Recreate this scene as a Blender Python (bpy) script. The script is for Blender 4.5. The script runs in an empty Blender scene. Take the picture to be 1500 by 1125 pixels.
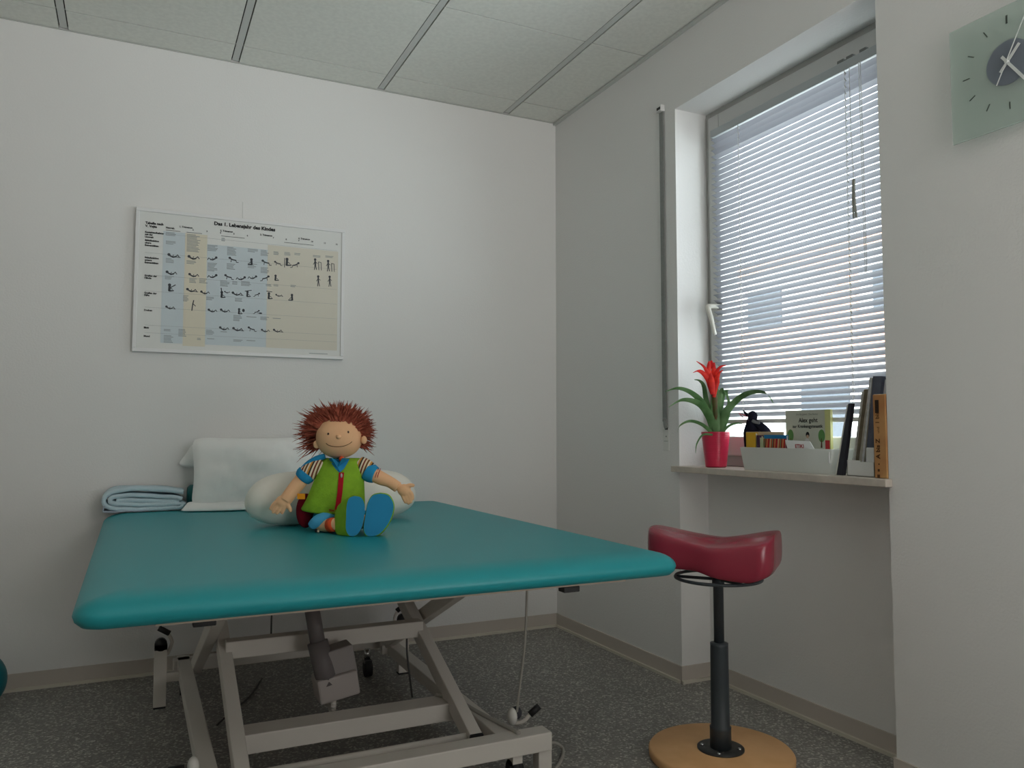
import bpy, bmesh, math, random
from mathutils import Vector, Matrix, noise
random.seed(7)
scene = bpy.context.scene
COL = scene.collection
PI = math.pi

# ------------------------------------------------------------------ camera model (fitted to the photograph, frame 1500x1125)
FPX, PITCH, YAW = 1158.41, 0.0611162, 0.4453752
CAM = Vector((-1.868554, -3.408902, 0.932678))
FW = Vector((math.sin(YAW) * math.cos(PITCH), math.cos(YAW) * math.cos(PITCH), math.sin(PITCH)))
RT = Vector((math.cos(YAW), -math.sin(YAW), 0))
UP = RT.cross(FW)
AX = {'x': 0, 'y': 1, 'z': 2}


def ray(u, v):
    return FW + RT * ((u - 750) / FPX) + UP * ((562.5 - v) / FPX)


def at(u, v, ax, val):
    """world point seen at photo pixel (u, v) on the plane ax = val"""
    d = ray(u, v)
    i = AX[ax]
    return CAM + d * ((val - CAM[i]) / d[i])


def pt(u, v, w):
    """world point seen at photo pixel (u, v), w metres deep"""
    return CAM + ray(u, v) * w


# ------------------------------------------------------------------ materials
def lin(c):
    c = c / 255.0
    return c / 12.92 if c <= 0.04045 else ((c + 0.055) / 1.055) ** 2.4


def L(rgb):
    return (lin(rgb[0]), lin(rgb[1]), lin(rgb[2]), 1.0)


MATS = {}
BUILT = []


def mat(name, rgb, rough=0.6, spec=0.5, metal=0.0, var=0.0, scale=20.0, bump=0.0, bscale=60.0, translucent=0.0, rgb2=None, coat=0.0):
    if name in MATS:
        return MATS[name]
    m = bpy.data.materials.new(name)
    m.use_nodes = True
    nt = m.node_tree
    N = nt.nodes
    b = N['Principled BSDF']
    b.inputs['Base Color'].default_value = L(rgb)
    b.inputs['Roughness'].default_value = rough
    b.inputs['Specular IOR Level'].default_value = spec
    b.inputs['Metallic'].default_value = metal
    b.inputs['Coat Weight'].default_value = coat
    tc = N.new('ShaderNodeTexCoord')
    if var > 0 or rgb2:
        n = N.new('ShaderNodeTexNoise')
        n.inputs['Scale'].default_value = scale
        n.inputs['Detail'].default_value = 4
        nt.links.new(tc.outputs['Object'], n.inputs['Vector'])
        r = N.new('ShaderNodeValToRGB')
        c2 = rgb2 or tuple(max(0, c * (1 - var)) for c in rgb)
        r.color_ramp.elements[0].position = 0.35
        r.color_ramp.elements[1].position = 0.65
        r.color_ramp.elements[0].color = L(c2)
        r.color_ramp.elements[1].color = L(rgb)
        nt.links.new(n.outputs['Fac'], r.inputs['Fac'])
        nt.links.new(r.outputs['Color'], b.inputs['Base Color'])
    if bump > 0:
        n2 = N.new('ShaderNodeTexNoise')
        n2.inputs['Scale'].default_value = bscale
        n2.inputs['Detail'].default_value = 6
        nt.links.new(tc.outputs['Object'], n2.inputs['Vector'])
        bp = N.new('ShaderNodeBump')
        bp.inputs['Strength'].default_value = bump
        bp.inputs['Distance'].default_value = 0.01
        nt.links.new(n2.outputs['Fac'], bp.inputs['Height'])
        nt.links.new(bp.outputs['Normal'], b.inputs['Normal'])
    if translucent > 0:
        t = N.new('ShaderNodeBsdfTranslucent')
        t.inputs['Color'].default_value = L(rgb)
        mx = N.new('ShaderNodeMixShader')
        mx.inputs['Fac'].default_value = translucent
        nt.links.new(b.outputs['BSDF'], mx.inputs[1])
        nt.links.new(t.outputs['BSDF'], mx.inputs[2])
        nt.links.new(mx.outputs['Shader'], N['Material Output'].inputs['Surface'])
    MATS[name] = m
    return m


def glass_mat(name, rgb, fac, rough=0.05):
    """thin pane: mostly see-through, a little tinted body and a reflection"""
    m = bpy.data.materials.new(name)
    m.use_nodes = True
    nt = m.node_tree
    N = nt.nodes
    b = N['Principled BSDF']
    b.inputs['Base Color'].default_value = L(rgb)
    b.inputs['Roughness'].default_value = rough
    t = N.new('ShaderNodeBsdfTransparent')
    t.inputs['Color'].default_value = L(tuple(min(255, c + 25) for c in rgb))
    mx = N.new('ShaderNodeMixShader')
    mx.inputs['Fac'].default_value = fac
    nt.links.new(t.outputs['BSDF'], mx.inputs[1])
    nt.links.new(b.outputs['BSDF'], mx.inputs[2])
    nt.links.new(mx.outputs['Shader'], N['Material Output'].inputs['Surface'])
    return m


def floor_mat():
    m = bpy.data.materials.new('speckled_vinyl')
    m.use_nodes = True
    nt = m.node_tree
    N = nt.nodes
    b = N['Principled BSDF']
    tc = N.new('ShaderNodeTexCoord')
    v = N.new('ShaderNodeTexVoronoi')
    v.inputs['Scale'].default_value = 170
    nt.links.new(tc.outputs['Object'], v.inputs['Vector'])
    r = N.new('ShaderNodeValToRGB')
    e = r.color_ramp.elements
    e[0].position, e[0].color = 0.0, L((132, 129, 124))
    e[1].position, e[1].color = 0.62, L((150, 147, 142))
    for p, c in ((0.78, (160, 157, 152)), (0.90, (196, 193, 186)), (0.97, (214, 211, 204))):
        x = e.new(p)
        x.color = L(c)
    sep = N.new('ShaderNodeSeparateColor')
    nt.links.new(v.outputs['Color'], sep.inputs['Color'])
    nt.links.new(sep.outputs['Red'], r.inputs['Fac'])
    n = N.new('ShaderNodeTexNoise')
    n.inputs['Scale'].default_value = 3
    nt.links.new(tc.outputs['Object'], n.inputs['Vector'])
    mx = N.new('ShaderNodeMix')
    mx.data_type = 'RGBA'
    mx.blend_type = 'MULTIPLY'
    mx.inputs['Factor'].default_value = 0.25
    nt.links.new(r.outputs['Color'], mx.inputs['A'])
    nt.links.new(n.outputs['Fac'], mx.inputs['B'])
    nt.links.new(mx.outputs['Result'], b.inputs['Base Color'])
    b.inputs['Roughness'].default_value = 0.5
    b.inputs['Specular IOR Level'].default_value = 0.35
    return m


def stripe_mat(name, colors, axis, scale):
    """woven stripes across an object axis"""
    m = bpy.data.materials.new(name)
    m.use_nodes = True
    nt = m.node_tree
    N = nt.nodes
    b = N['Principled BSDF']
    b.inputs['Roughness'].default_value = 0.85
    b.inputs['Specular IOR Level'].default_value = 0.15
    tc = N.new('ShaderNodeTexCoord')
    dot = N.new('ShaderNodeVectorMath')
    dot.operation = 'DOT_PRODUCT'
    dot.inputs[1].default_value = axis
    nt.links.new(tc.outputs['Object'], dot.inputs[0])
    ml = N.new('ShaderNodeMath')
    ml.operation = 'MULTIPLY'
    ml.inputs[1].default_value = scale
    nt.links.new(dot.outputs['Value'], ml.inputs[0])
    fr = N.new('ShaderNodeMath')
    fr.operation = 'FRACT'
    nt.links.new(ml.outputs[0], fr.inputs[0])
    r = N.new('ShaderNodeValToRGB')
    r.color_ramp.interpolation = 'CONSTANT'
    e = r.color_ramp.elements
    k = len(colors)
    e[0].position, e[0].color = 0, L(colors[0])
    e[1].position, e[1].color = 1.0 / k, L(colors[1])
    for i in range(2, k):
        x = e.new(i / k)
        x.color = L(colors[i])
    nt.links.new(fr.outputs[0], r.inputs['Fac'])
    nt.links.new(r.outputs['Color'], b.inputs['Base Color'])
    return m


WHITE_WALL = mat('wall_paint', (234, 233, 231), 0.9, 0.15, bump=0.12, bscale=140)
TILE = mat('ceiling_tile', (234, 235, 228), 0.95, 0.1, var=0.03, scale=60)
DARK = mat('shadow_gap', (60, 60, 58), 0.9, 0.1)
RAIL = mat('ceiling_rail', (205, 207, 203), 0.5, 0.3)
FLOORM = floor_mat()
SKIRT = mat('skirting_vinyl', (200, 191, 182), 0.6, 0.3)
COVE = mat('skirting_cove', (214, 208, 194), 0.6, 0.3)
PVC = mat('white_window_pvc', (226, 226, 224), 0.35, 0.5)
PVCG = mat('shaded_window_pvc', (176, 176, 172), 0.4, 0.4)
SILL = mat('beige_stone_sill', (206, 196, 184), 0.4, 0.5, var=0.08, scale=25)
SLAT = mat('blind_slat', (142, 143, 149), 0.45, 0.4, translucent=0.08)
METALW = mat('cream_steel', (218, 212, 204), 0.45, 0.4)
BLACK = mat('black_plastic', (40, 40, 42), 0.5, 0.4)
TEAL = mat('teal_vinyl', (30, 152, 160), 0.42, 0.5, bump=0.03, bscale=400)


# ------------------------------------------------------------------ mesh builder
class MB:
    def __init__(self):
        self.v = []
        self.f = []
        self.mi = []
        self.sm = []
        self.m = 0

    def add(self, vs, fs, smooth=False):
        o = len(self.v)
        self.v += [Vector(p) for p in vs]
        for f in fs:
            self.f.append([i + o for i in f])
            self.mi.append(self.m)
            self.sm.append(smooth)
        return self

    def box(self, x0, x1, y0, y1, z0, z1):
        vs = [(x, y, z) for x in (x0, x1) for y in (y0, y1) for z in (z0, z1)]
        return self.add(vs, [(0, 1, 3, 2), (4, 6, 7, 5), (0, 4, 5, 1), (2, 3, 7, 6), (0, 2, 6, 4), (1, 5, 7, 3)])

    def hexa(self, b, t):
        """b, t: 4 corner points each (bottom loop, top loop)"""
        return self.add(list(b) + list(t), [(3, 2, 1, 0), (4, 5, 6, 7), (0, 1, 5, 4), (1, 2, 6, 5), (2, 3, 7, 6), (3, 0, 4, 7)])

    def beam(self, a, b, w, h, up=Vector((0, 0, 1))):
        a, b = Vector(a), Vector(b)
        t = (b - a).normalized()
        s = t.cross(up)
        if s.length < 1e-5:
            s = t.cross(Vector((0, 1, 0)))
        s.normalize()
        n = s.cross(t)
        q = [s * i * w / 2 + n * j * h / 2 for i, j in ((-1, -1), (1, -1), (1, 1), (-1, 1))]
        return self.hexa([a + x for x in q], [b + x for x in q])

    def tube(self, pts, rad, seg=10, cap=True, sub=0, flat=1.0):
        pts = [Vector(p) for p in pts]
        if not isinstance(rad, (list, tuple)):
            rad = [rad] * len(pts)
        if sub:
            pts, rad = spline(pts, rad, sub)
        n = len(pts)
        tang = [(pts[min(i + 1, n - 1)] - pts[max(i - 1, 0)]).normalized() for i in range(n)]
        ref = Vector((0, 0, 1)) if abs(tang[0].z) < 0.9 else Vector((1, 0, 0))
        s = tang[0].cross(ref).normalized()
        vs = []
        for i in range(n):
            s = (s - tang[i] * s.dot(tang[i])).normalized()
            b = tang[i].cross(s)
            for k in range(seg):
                a = 2 * PI * k / seg
                vs.append(pts[i] + (s * math.cos(a) + b * math.sin(a) * flat) * rad[i])
        fs = [(i * seg + k, i * seg + (k + 1) % seg, (i + 1) * seg + (k + 1) % seg, (i + 1) * seg + k) for i in range(n - 1) for k in range(seg)]
        if cap:
            fs.append(tuple(range(seg))[::-1])
            fs.append(tuple((n - 1) * seg + k for k in range(seg)))
        return self.add(vs, fs, True)

    def lathe(self, prof, c=(0, 0, 0), seg=32):
        c = Vector(c)
        vs = [c + Vector((r * math.cos(2 * PI * k / seg), r * math.sin(2 * PI * k / seg), z)) for r, z in prof for k in range(seg)]
        n = len(prof)
        fs = [(i * seg + k, i * seg + (k + 1) % seg, (i + 1) * seg + (k + 1) % seg, (i + 1) * seg + k) for i in range(n - 1) for k in range(seg)]
        if prof[0][0] > 1e-6:
            fs.append(tuple(range(seg))[::-1])
        if prof[-1][0] > 1e-6:
            fs.append(tuple((n - 1) * seg + k for k in range(seg)))
        return self.add(vs, fs, True)

    def ball(self, c, r, seg=20, rings=12, M=None):
        if not isinstance(r, (tuple, list, Vector)):
            r = (r, r, r)
        c = Vector(c)
        vs, fs = [], []
        for i in range(rings + 1):
            th = PI * i / rings
            for k in range(seg):
                a = 2 * PI * k / seg
                p = Vector((r[0] * math.sin(th) * math.cos(a), r[1] * math.sin(th) * math.sin(a), r[2] * math.cos(th)))
                if M:
                    p = M @ p
                vs.append(c + p)
        for i in range(rings):
            for k in range(seg):
                fs.append((i * seg + k, (i + 1) * seg + k, (i + 1) * seg + (k + 1) % seg, i * seg + (k + 1) % seg))
        return self.add(vs, fs, True)

    def poly(self, pts):
        return self.add(pts, [tuple(range(len(pts)))])

    def slab(self, pts, d):
        """polygon pts extruded by vector d"""
        pts = [Vector(p) for p in pts]
        d = Vector(d)
        n = len(pts)
        fs = [tuple(range(n)), tuple(range(2 * n - 1, n - 1, -1))] + [(i, (i + 1) % n, n + (i + 1) % n, n + i) for i in range(n)]
        return self.add(pts + [p + d for p in pts], fs)

    def ribbon(self, pts, widths, side, crease=0.0, sub=6):
        """a leaf: centre line pts, half widths, side vector, V crease"""
        pts, widths = spline([Vector(p) for p in pts], list(widths), sub)
        n = len(pts)
        vs, fs = [], []
        for i in range(n):
            t = (pts[min(i + 1, n - 1)] - pts[max(i - 1, 0)]).normalized()
            s = (side - t * side.dot(t)).normalized()
            nn = s.cross(t)
            w = widths[i]
            vs += [pts[i] - s * w + nn * crease * w, pts[i], pts[i] + s * w + nn * crease * w]
        for i in range(n - 1):
            for k in (0, 1):
                fs.append((i * 3 + k, i * 3 + k + 1, i * 3 + k + 4, i * 3 + k + 3))
        return self.add(vs, fs, True)

    def text(self, s, size, O, X, Y, align='LEFT', bold=0.0):
        """flat lettering at point O with writing direction X and up direction Y"""
        cu = bpy.data.curves.new('lettering', 'FONT')
        cu.body = s
        cu.size = size
        cu.align_x = align
        cu.offset = bold
        cu.resolution_u = 2
        o = bpy.data.objects.new('lettering', cu)
        me = bpy.data.meshes.new_from_object(o)
        X, Y, O = Vector(X), Vector(Y), Vector(O)
        vs = [O + X * p.co.x + Y * p.co.y for p in me.vertices]
        fs = [tuple(p.vertices) for p in me.polygons]
        self.add(vs, fs)
        bpy.data.meshes.remove(me)
        bpy.data.objects.remove(o)
        bpy.data.curves.remove(cu)
        return self

    def build(self, name, mats, parent=None, bevel=0.0, subsurf=0, solid=0.0, remesh=0.0, smooth=0):
        me = bpy.data.meshes.new(name)
        vs = self.v
        if parent is not None and parent.name == 'rag_doll':
            vs = [Vector((q.x, q.y, max(q.z, TOPZ + 0.003))) for q in vs]
        if parent is not None:
            inv = (Matrix.Translation(parent.location) @ parent.rotation_euler.to_matrix().to_4x4()).inverted()
            vs = [inv @ p for p in vs]
        me.from_pydata([tuple(p) for p in vs], [], self.f)
        if not isinstance(mats, (list, tuple)):
            mats = [mats]
        for m in mats:
            me.materials.append(m)
        for p, i, s in zip(me.polygons, self.mi, self.sm):
            p.material_index = i
            p.use_smooth = s
        me.update()
        if not remesh:
            bm = bmesh.new()
            bm.from_mesh(me)
            bmesh.ops.recalc_face_normals(bm, faces=bm.faces)
            bm.to_mesh(me)
            bm.free()
        o = bpy.data.objects.new(name, me)
        COL.objects.link(o)
        o.parent = parent
        BUILT.append((o, name, parent))
        if remesh:
            md = o.modifiers.new('r', 'REMESH')
            md.mode = 'VOXEL'
            md.voxel_size = remesh
            md.use_smooth_shade = True
            ms = o.modifiers.new('s', 'SMOOTH')
            ms.iterations = smooth or 4
        if solid:
            md = o.modifiers.new('t', 'SOLIDIFY')
            md.thickness = solid
            md.offset = 0
        if bevel:
            md = o.modifiers.new('b', 'BEVEL')
            md.width = bevel
            md.segments = 2
            md.limit_method = 'ANGLE'
        if subsurf:
            md = o.modifiers.new('u', 'SUBSURF')
            md.levels = subsurf
            md.render_levels = subsurf
        return o


def spline(pts, rad, sub):
    P, Rr = [], []
    n = len(pts)
    for i in range(n - 1):
        p0, p1, p2, p3 = pts[max(i - 1, 0)], pts[i], pts[i + 1], pts[min(i + 2, n - 1)]
        for k in range(sub):
            t = k / sub
            P.append(0.5 * ((2 * p1) + (p2 - p0) * t + (2 * p0 - 5 * p1 + 4 * p2 - p3) * t * t + (3 * p1 - p0 - 3 * p2 + p3) * t ** 3))
            Rr.append(rad[i] * (1 - t) + rad[i + 1] * t)
    P.append(pts[-1])
    Rr.append(rad[-1])
    return P, Rr


def thing(name, label, cat, loc=(0, 0, 0), rotz=0.0, group=None):
    o = bpy.data.objects.new(name, None)
    o.empty_display_size = 0.05
    COL.objects.link(o)
    o.location = loc
    o.rotation_euler = (0, 0, rotz)
    o['label'] = label
    o['category'] = cat
    if group:
        o['group'] = group
    return o


def tag(o, label, cat, group=None):
    o['label'] = label
    o['category'] = cat
    if group:
        o['group'] = group
    return o


def struct(o):
    o['kind'] = 'structure'
    return o


# ------------------------------------------------------------------ the room
H = 2.48
YL, YR = -0.967, -1.889          # window recess, left and right cheek
ZS, ZT = 0.806, 2.19             # sill top, recess top
NX = 0.135                       # depth of the niche below the sill
XW, YW = -4.2, -5.6              # far sides of the room, behind the camera

struct(MB().box(XW, 0.4, YW, 0.1, -0.05, 0).build('floor', FLOORM))
struct(MB().box(XW - 0.1, 0.4, 0, 0.1, 0, H + 0.1).build('wall_back', WHITE_WALL))
struct(MB().box(XW - 0.1, XW, YW, 0, 0, H + 0.1).build('wall_left', WHITE_WALL))
struct(MB().box(XW - 0.1, 0.4, YW - 0.1, YW, 0, H + 0.1).build('wall_rear', WHITE_WALL))
w = MB()
w.box(0, 0.30, YL, 0, 0, H + 0.1)
w.box(0, 0.30, YW, YR, 0, H + 0.1)
w.box(0, 0.30, YR, YL, ZT, H + 0.1)
w.box(NX, 0.30, YR, YL, 0, ZS - 0.022)
struct(w.build('wall_right', WHITE_WALL))

RUN = [-0.277 - 0.625 * k for k in range(7)]
c = MB()
edges = [0.0] + [x for x in RUN] + [XW]
ys = [0.0] + [-0.160 - 0.6225 * k for k in range(9)] + [YW]
for i in range(len(edges) - 1):
    x1 = edges[i] - (0.017 if i else 0.0)
    x0 = edges[i + 1] + (0.017 if i + 1 < len(edges) - 1 else 0.0)
    for j in range(len(ys) - 1):
        c.box(x0, x1, ys[j + 1] + 0.0035, ys[j] - 0.0035, H, H + 0.012)
c.m = 1
c.box(XW, 0.3, YW, 0.1, H + 0.014, H + 0.05)
struct(c.build('ceiling', [TILE, DARK]))
CROSS = MB()
for i, x in enumerate(RUN):
    r = MB().box(x - 0.0125, x + 0.0125, YW, -0.012, H + 0.002, H + 0.006)
    struct(r.build('trim_%d' % (i + 1), RAIL))
r = MB()
for y in ys[1:-1]:
    r.box(XW, 0, y - 0.0033, y + 0.0033, H + 0.003, H + 0.006)
struct(r.build('trim_8', mat('cross_rail', (176, 177, 172), 0.6, 0.2)))
r = MB().box(-0.014, 0, YW, 0, H - 0.014, H - 0.003)
struct(r.build('trim_9', RAIL))
r = MB().box(XW, 0, -0.004, 0, H - 0.004, H - 0.0005)
struct(r.build('trim_10', mat('wall_angle', (190, 191, 186), 0.6, 0.2)))

BH = 0.062


def skirting(name, segs):
    b = MB()
    for x0, x1, y0, y1, dx, dy in segs:
        b.m = 0
        b.box(x0, x1, y0, y1, 0, BH)
        b.m = 1
        b.box(x0 + min(dx, 0), x1 + max(dx, 0), y0 + min(dy, 0), y1 + max(dy, 0), 0, 0.011)
    return struct(b.build(name, [SKIRT, COVE]))


T = 0.006
skirting('baseboard_back', [(XW, 0, -T, 0, 0, -0.009)])
skirting('baseboard_right', [(-T, 0, YL, 0, -0.009, 0), (-T, NX, YL - T, YL, 0, -0.009), (NX - T, NX, YR + T, YL - T, -0.009, 0),
                             (-T, NX, YR, YR + T, 0, 0.009), (-T, 0, YW, YR, -0.009, 0)])

# window: frame, sash, pane, handle, sill
FX = 0.150
win = bpy.data.objects.new('window_1', None)
COL.objects.link(win)
win.location = (FX, (YL + YR) / 2, ZS)
win['kind'] = 'structure'


def frame(mb, x0, x1, y0, y1, z0, z1, t, tb=None, tt=None):
    tb = tb or t
    tt = tt or t
    mb.box(x0, x1, y1 - t, y1, z0, z1)
    mb.box(x0, x1, y0, y0 + t, z0, z1)
    mb.box(x0, x1, y0 + t, y1 - t, z0, z0 + tb)
    mb.box(x0, x1, y0 + t, y1 - t, z1 - tt, z1)


m = MB()
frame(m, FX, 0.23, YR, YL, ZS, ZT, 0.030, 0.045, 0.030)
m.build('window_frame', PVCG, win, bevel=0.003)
m = MB()
frame(m, FX - 0.012, 0.21, YR + 0.026, YL - 0.026, ZS + 0.040, ZT - 0.026, 0.062, 0.072, 0.062)
m.build('sash', mat('sash_pvc', (200, 200, 197), 0.4, 0.4), win, bevel=0.004)
m = MB().box(0.180, 0.186, YR + 0.08, YL - 0.08, ZS + 0.10, ZT - 0.08)
m.build('pane', glass_mat('window_glass', (225, 232, 235), 0.06), win)
hp = at(1057, 449, 'x', FX - 0.012)
m = MB()
m.tube([hp, hp + Vector((-0.045, 0.010, 0.0)), hp + Vector((-0.055, 0.012, -0.006)), hp + Vector((-0.052, 0.0, -0.045)), hp + Vector((-0.046, -0.014, -0.112))], [0.009, 0.009, 0.010, 0.009, 0.007], 10, sub=3)
m.box(FX - 0.020, FX - 0.012, hp.y - 0.014, hp.y + 0.014, hp.z - 0.045, hp.z + 0.025)
m.build('window_handle', mat('cream_handle', (222, 220, 210), 0.35, 0.5), win)
m = MB().box(0.0, FX + 0.01, YR, YL, ZS - 0.022, ZS).box(-0.028, 0.0, YR - 0.012, YL + 0.018, ZS - 0.022, ZS)
m.build('window_sill', SILL, win, bevel=0.002)

# ------------------------------------------------------------------ venetian blind
BX, BY0, BY1 = 0.118, YR + 0.010, -1.047
bl = thing('venetian_blind', 'white venetian blind covering the window above the sill', 'blind', (BX, (BY0 + BY1) / 2, 2.09))
MB().box(BX - 0.014, BX + 0.016, BY0, BY1, 2.062, 2.092).build('headrail', mat('backlit_headrail', (176, 182, 184), 0.4, 0.5), bl, bevel=0.002)  # headrail colour darkened to carry its backlit shade
s = MB()
tilt = math.radians(31)
PITCHS = 0.0215
nsl = 50
for i in range(nsl):
    zc = 2.050 - PITCHS * i
    tilt = math.radians(30 if i < 3 else 18 + 18.5 * ((i - 3) / (nsl - 4)) ** 0.9)
    vs = []
    for y in (BY0, BY1 + 0.001):
        for k in range(5):
            q = (k / 4 - 0.5) * 0.025
            sag = 0.0022 * (1 - (2 * k / 4 - 1) ** 2)
            x = BX + q * math.cos(tilt) + sag * math.sin(tilt)
            z = zc - q * math.sin(tilt) + sag * math.cos(tilt)
            vs.append((x, y, z))
    s.add(vs, [(k, k + 1, k + 6, k + 5) for k in range(4)], True)
s.build('slats', SLAT, bl)
zb = 2.050 - PITCHS * nsl + 0.002
MB().box(BX - 0.012, BX + 0.012, BY0, BY1, zb - 0.012, zb + 0.002).build('bottom_rail', PVC, bl, bevel=0.003)
CORD = mat('blind_cord', (225, 226, 226), 0.7, 0.2)
for y in (-1.200, -1.684):
    l = MB()
    for dx in (-0.0125, 0.0125):
        l.tube([(BX + dx, y, 2.065), (BX + dx, y, zb)], 0.0008, 5)
    for i in range(nsl):
        zc = 2.050 - PITCHS * i
        l.tube([(BX - 0.0122, y, zc + 0.0075), (BX - 0.0122, y - 0.006, zc - 0.004)], 0.0016, 4)
    l.build('ladder_cord', CORD, bl)
yc = -1.708
t = MB()
t.tube([(BX - 0.018, yc, 2.06), (BX - 0.019, yc, 1.86), (BX - 0.018, yc - 0.006, 1.70)], 0.0011, 5)
t.build('pull_cord', CORD, bl)
t = MB()
for k in range(5):
    a = k * 1.3
    t.tube([(BX - 0.019 + 0.002 * math.cos(a), yc - 0.006 + 0.003 * math.sin(a), 1.705), (BX - 0.021 + 0.003 * math.cos(a), yc - 0.006 + 0.004 * math.sin(a), 1.64), (BX - 0.019 + 0.004 * math.cos(a), yc - 0.008 + 0.006 * math.sin(a), 1.585)], 0.0022, 5, sub=3)
t.build('tassel', mat('grey_cord', (176, 174, 164), 0.8, 0.2), bl)
for dy in (-0.003, 0.003):
    MB().tube([(BX - 0.020, -1.748 + dy, 2.06), (BX - 0.019, -1.750 + dy, 1.41)], 0.0012, 5).build('tilt_cord', CORD, bl)
for y in (-1.665, -1.70, -1.75):
    MB().box(BX - 0.008, BX + 0.006, y - 0.012, y + 0.012, 2.092, 2.104).build('cord_lock', mat('grey_lock', (120, 122, 120), 0.5, 0.3), bl)

# ------------------------------------------------------------------ roller shutter strap left of the window
st = thing('shutter_strap', 'grey roller shutter strap hanging on the wall left of the window', 'strap', (0, -0.885, 0.9))
SY = -0.886
G = mat('grey_webbing', (150, 152, 149), 0.85, 0.2, var=0.06, scale=80)
m = MB()
m.box(-0.007, -0.0045, SY - 0.012, SY + 0.012, 0.985, 2.205)
m.tube([(-0.006, SY, 0.99), (-0.006, SY - 0.001, 0.965), (-0.004, SY - 0.006, 0.950), (-0.001, SY - 0.010, 0.945)], 0.011, 8, sub=3, flat=0.15)
m.build('strap', G, st)
MB().box(-0.0045, 0, SY + 0.010, SY + 0.0155, 0.975, 2.205).build('strap_edge', mat('dark_webbing', (84, 86, 84), 0.9, 0.1), st)
m = MB().box(-0.020, 0, SY - 0.017, SY + 0.017, 2.205, 2.232)
m.build('strap_guide', PVC, st, bevel=0.003)
for d in (-0.008, 0.004):
    MB().box(-0.0212, -0.020, SY + d - 0.005, SY + d + 0.005, 2.212, 2.222).build('guide_slot', BLACK, st)
MB().box(-0.003, 0, SY - 0.020, SY + 0.017, 0.862, 0.946).build('winder_plate', mat('plate_white', (226, 226, 222), 0.6, 0.3), st, bevel=0.001)
m = MB().box(-0.0045, -0.003, SY - 0.016, SY + 0.002, 0.943, 0.951)
m.build('winder_slot', BLACK, st)
m = MB().ball((-0.003, SY - 0.004, 0.917), (0.0015, 0.003, 0.003), 8, 6)
m.build('screw', mat('dull_screw', (110, 110, 108), 0.4, 0.5, metal=0.6), st)
m = MB().box(-0.0034, -0.003, SY - 0.015, SY + 0.010, 0.898, 0.900)
m.build('winder_groove', mat('groove_grey', (160, 160, 156), 0.7, 0.2), st)

# ------------------------------------------------------------------ wall clock
CX = -0.028
cc = at(1474, 90, 'x', CX - 0.008)
gl = at(1393, 130, 'x', CX)
zt_ = at(1393.5, 47, 'x', CX).z
zb_ = at(1404, 210, 'x', CX).z
cz_ = (zt_ + zb_) / 2
cl = thing('wall_clock', 'square pale green glass wall clock with grey centre disc', 'clock', (0, cc.y, cz_))
hw = abs(cc.y - gl.y)
m = MB().box(CX, CX + 0.005, cc.y - hw, cc.y + hw, zb_, zt_)
m.build('glass_face', glass_mat('frosted_green_glass', (214, 222, 218), 0.36, 0.12), cl, bevel=0.001)


def disc(mb, x0, x1, y, z, r, seg=40):
    pts = [(x0, y + r * math.cos(2 * PI * k / seg), z + r * math.sin(2 * PI * k / seg)) for k in range(seg)]
    return mb.slab(pts, (x1 - x0, 0, 0))


disc(MB(), CX + 0.0055, 0, cc.y, cc.z, 0.050).build('movement_housing', mat('clock_housing', (110, 116, 124), 0.6, 0.3), cl)
disc(MB(), CX - 0.001, CX, cc.y, cc.z, 0.053).build('centre_disc', mat('clock_disc', (120, 127, 138), 0.5, 0.3), cl)


def hand(mb, deg, r0, r1, wd, x):
    a = math.radians(deg)
    d = Vector((0, -math.sin(a), math.cos(a)))
    s_ = Vector((0, math.cos(a), math.sin(a)))
    o = Vector((x, cc.y, cc.z))
    mb.slab([o + d * r0 - s_ * wd, o + d * r0 + s_ * wd, o + d * r1 + s_ * wd, o + d * r1 - s_ * wd], (-0.001, 0, 0))


MARK = mat('mark_dark', (70, 78, 72), 0.5, 0.3)
for k in range(12):
    m = MB()
    hand(m, k * 30, 0.094 if k == 0 else 0.096, 0.114 if k == 0 else 0.113, 0.0022 if k == 0 else 0.0011, CX - 0.0002)
    m.build('hour_mark', MARK, cl)
HANDM = mat('hand_white', (225, 228, 226), 0.4, 0.4)
m = MB()
hand(m, 42, -0.026, 0.044, 0.0035, CX - 0.004)
m.build('hour_hand', HANDM, cl)
m = MB()
hand(m, 145, -0.020, 0.074, 0.0033, CX - 0.006)
m.build('minute_hand', HANDM, cl)
m = MB()
hand(m, 27, -0.055, 0.105, 0.0011, CX - 0.008)
m.build('second_hand', HANDM, cl)
disc(MB(), CX - 0.010, CX, cc.y, cc.z, 0.004, 16).build('hand_pin', HANDM, cl)

# ------------------------------------------------------------------ framed chart on the back wall
PY = -0.026
x0, x1 = at(196, 410, 'y', PY).x, at(504.5, 430, 'y', PY).x
z1 = (at(197, 300.5, 'y', PY).z + at(505, 338, 'y', PY).z) / 2
z0 = (at(193, 515, 'y', PY).z + at(504, 526, 'y', PY).z) / 2
ch = thing('framed_chart', 'white framed chart of baby development drawings on the back wall', 'poster', ((x0 + x1) / 2, 0, z0))
m = MB()
fw_ = 0.014
for a, b, c_, d in ((x0, x1, z1 - fw_, z1), (x0, x1, z0, z0 + fw_), (x0, x0 + fw_, z0 + fw_, z1 - fw_), (x1 - fw_, x1, z0 + fw_, z1 - fw_)):
    m.box(a, b, PY, 0, c_, d)
m.build('frame', mat('white_frame', (232, 232, 232), 0.35, 0.5), ch, bevel=0.002)
MB().box(x0 + fw_, x1 - fw_, PY + 0.006, -0.002, z0 + fw_, z1 - fw_).build('chart_sheet', mat('chart_paper', (228, 229, 226), 0.5, 0.3), ch)
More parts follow.
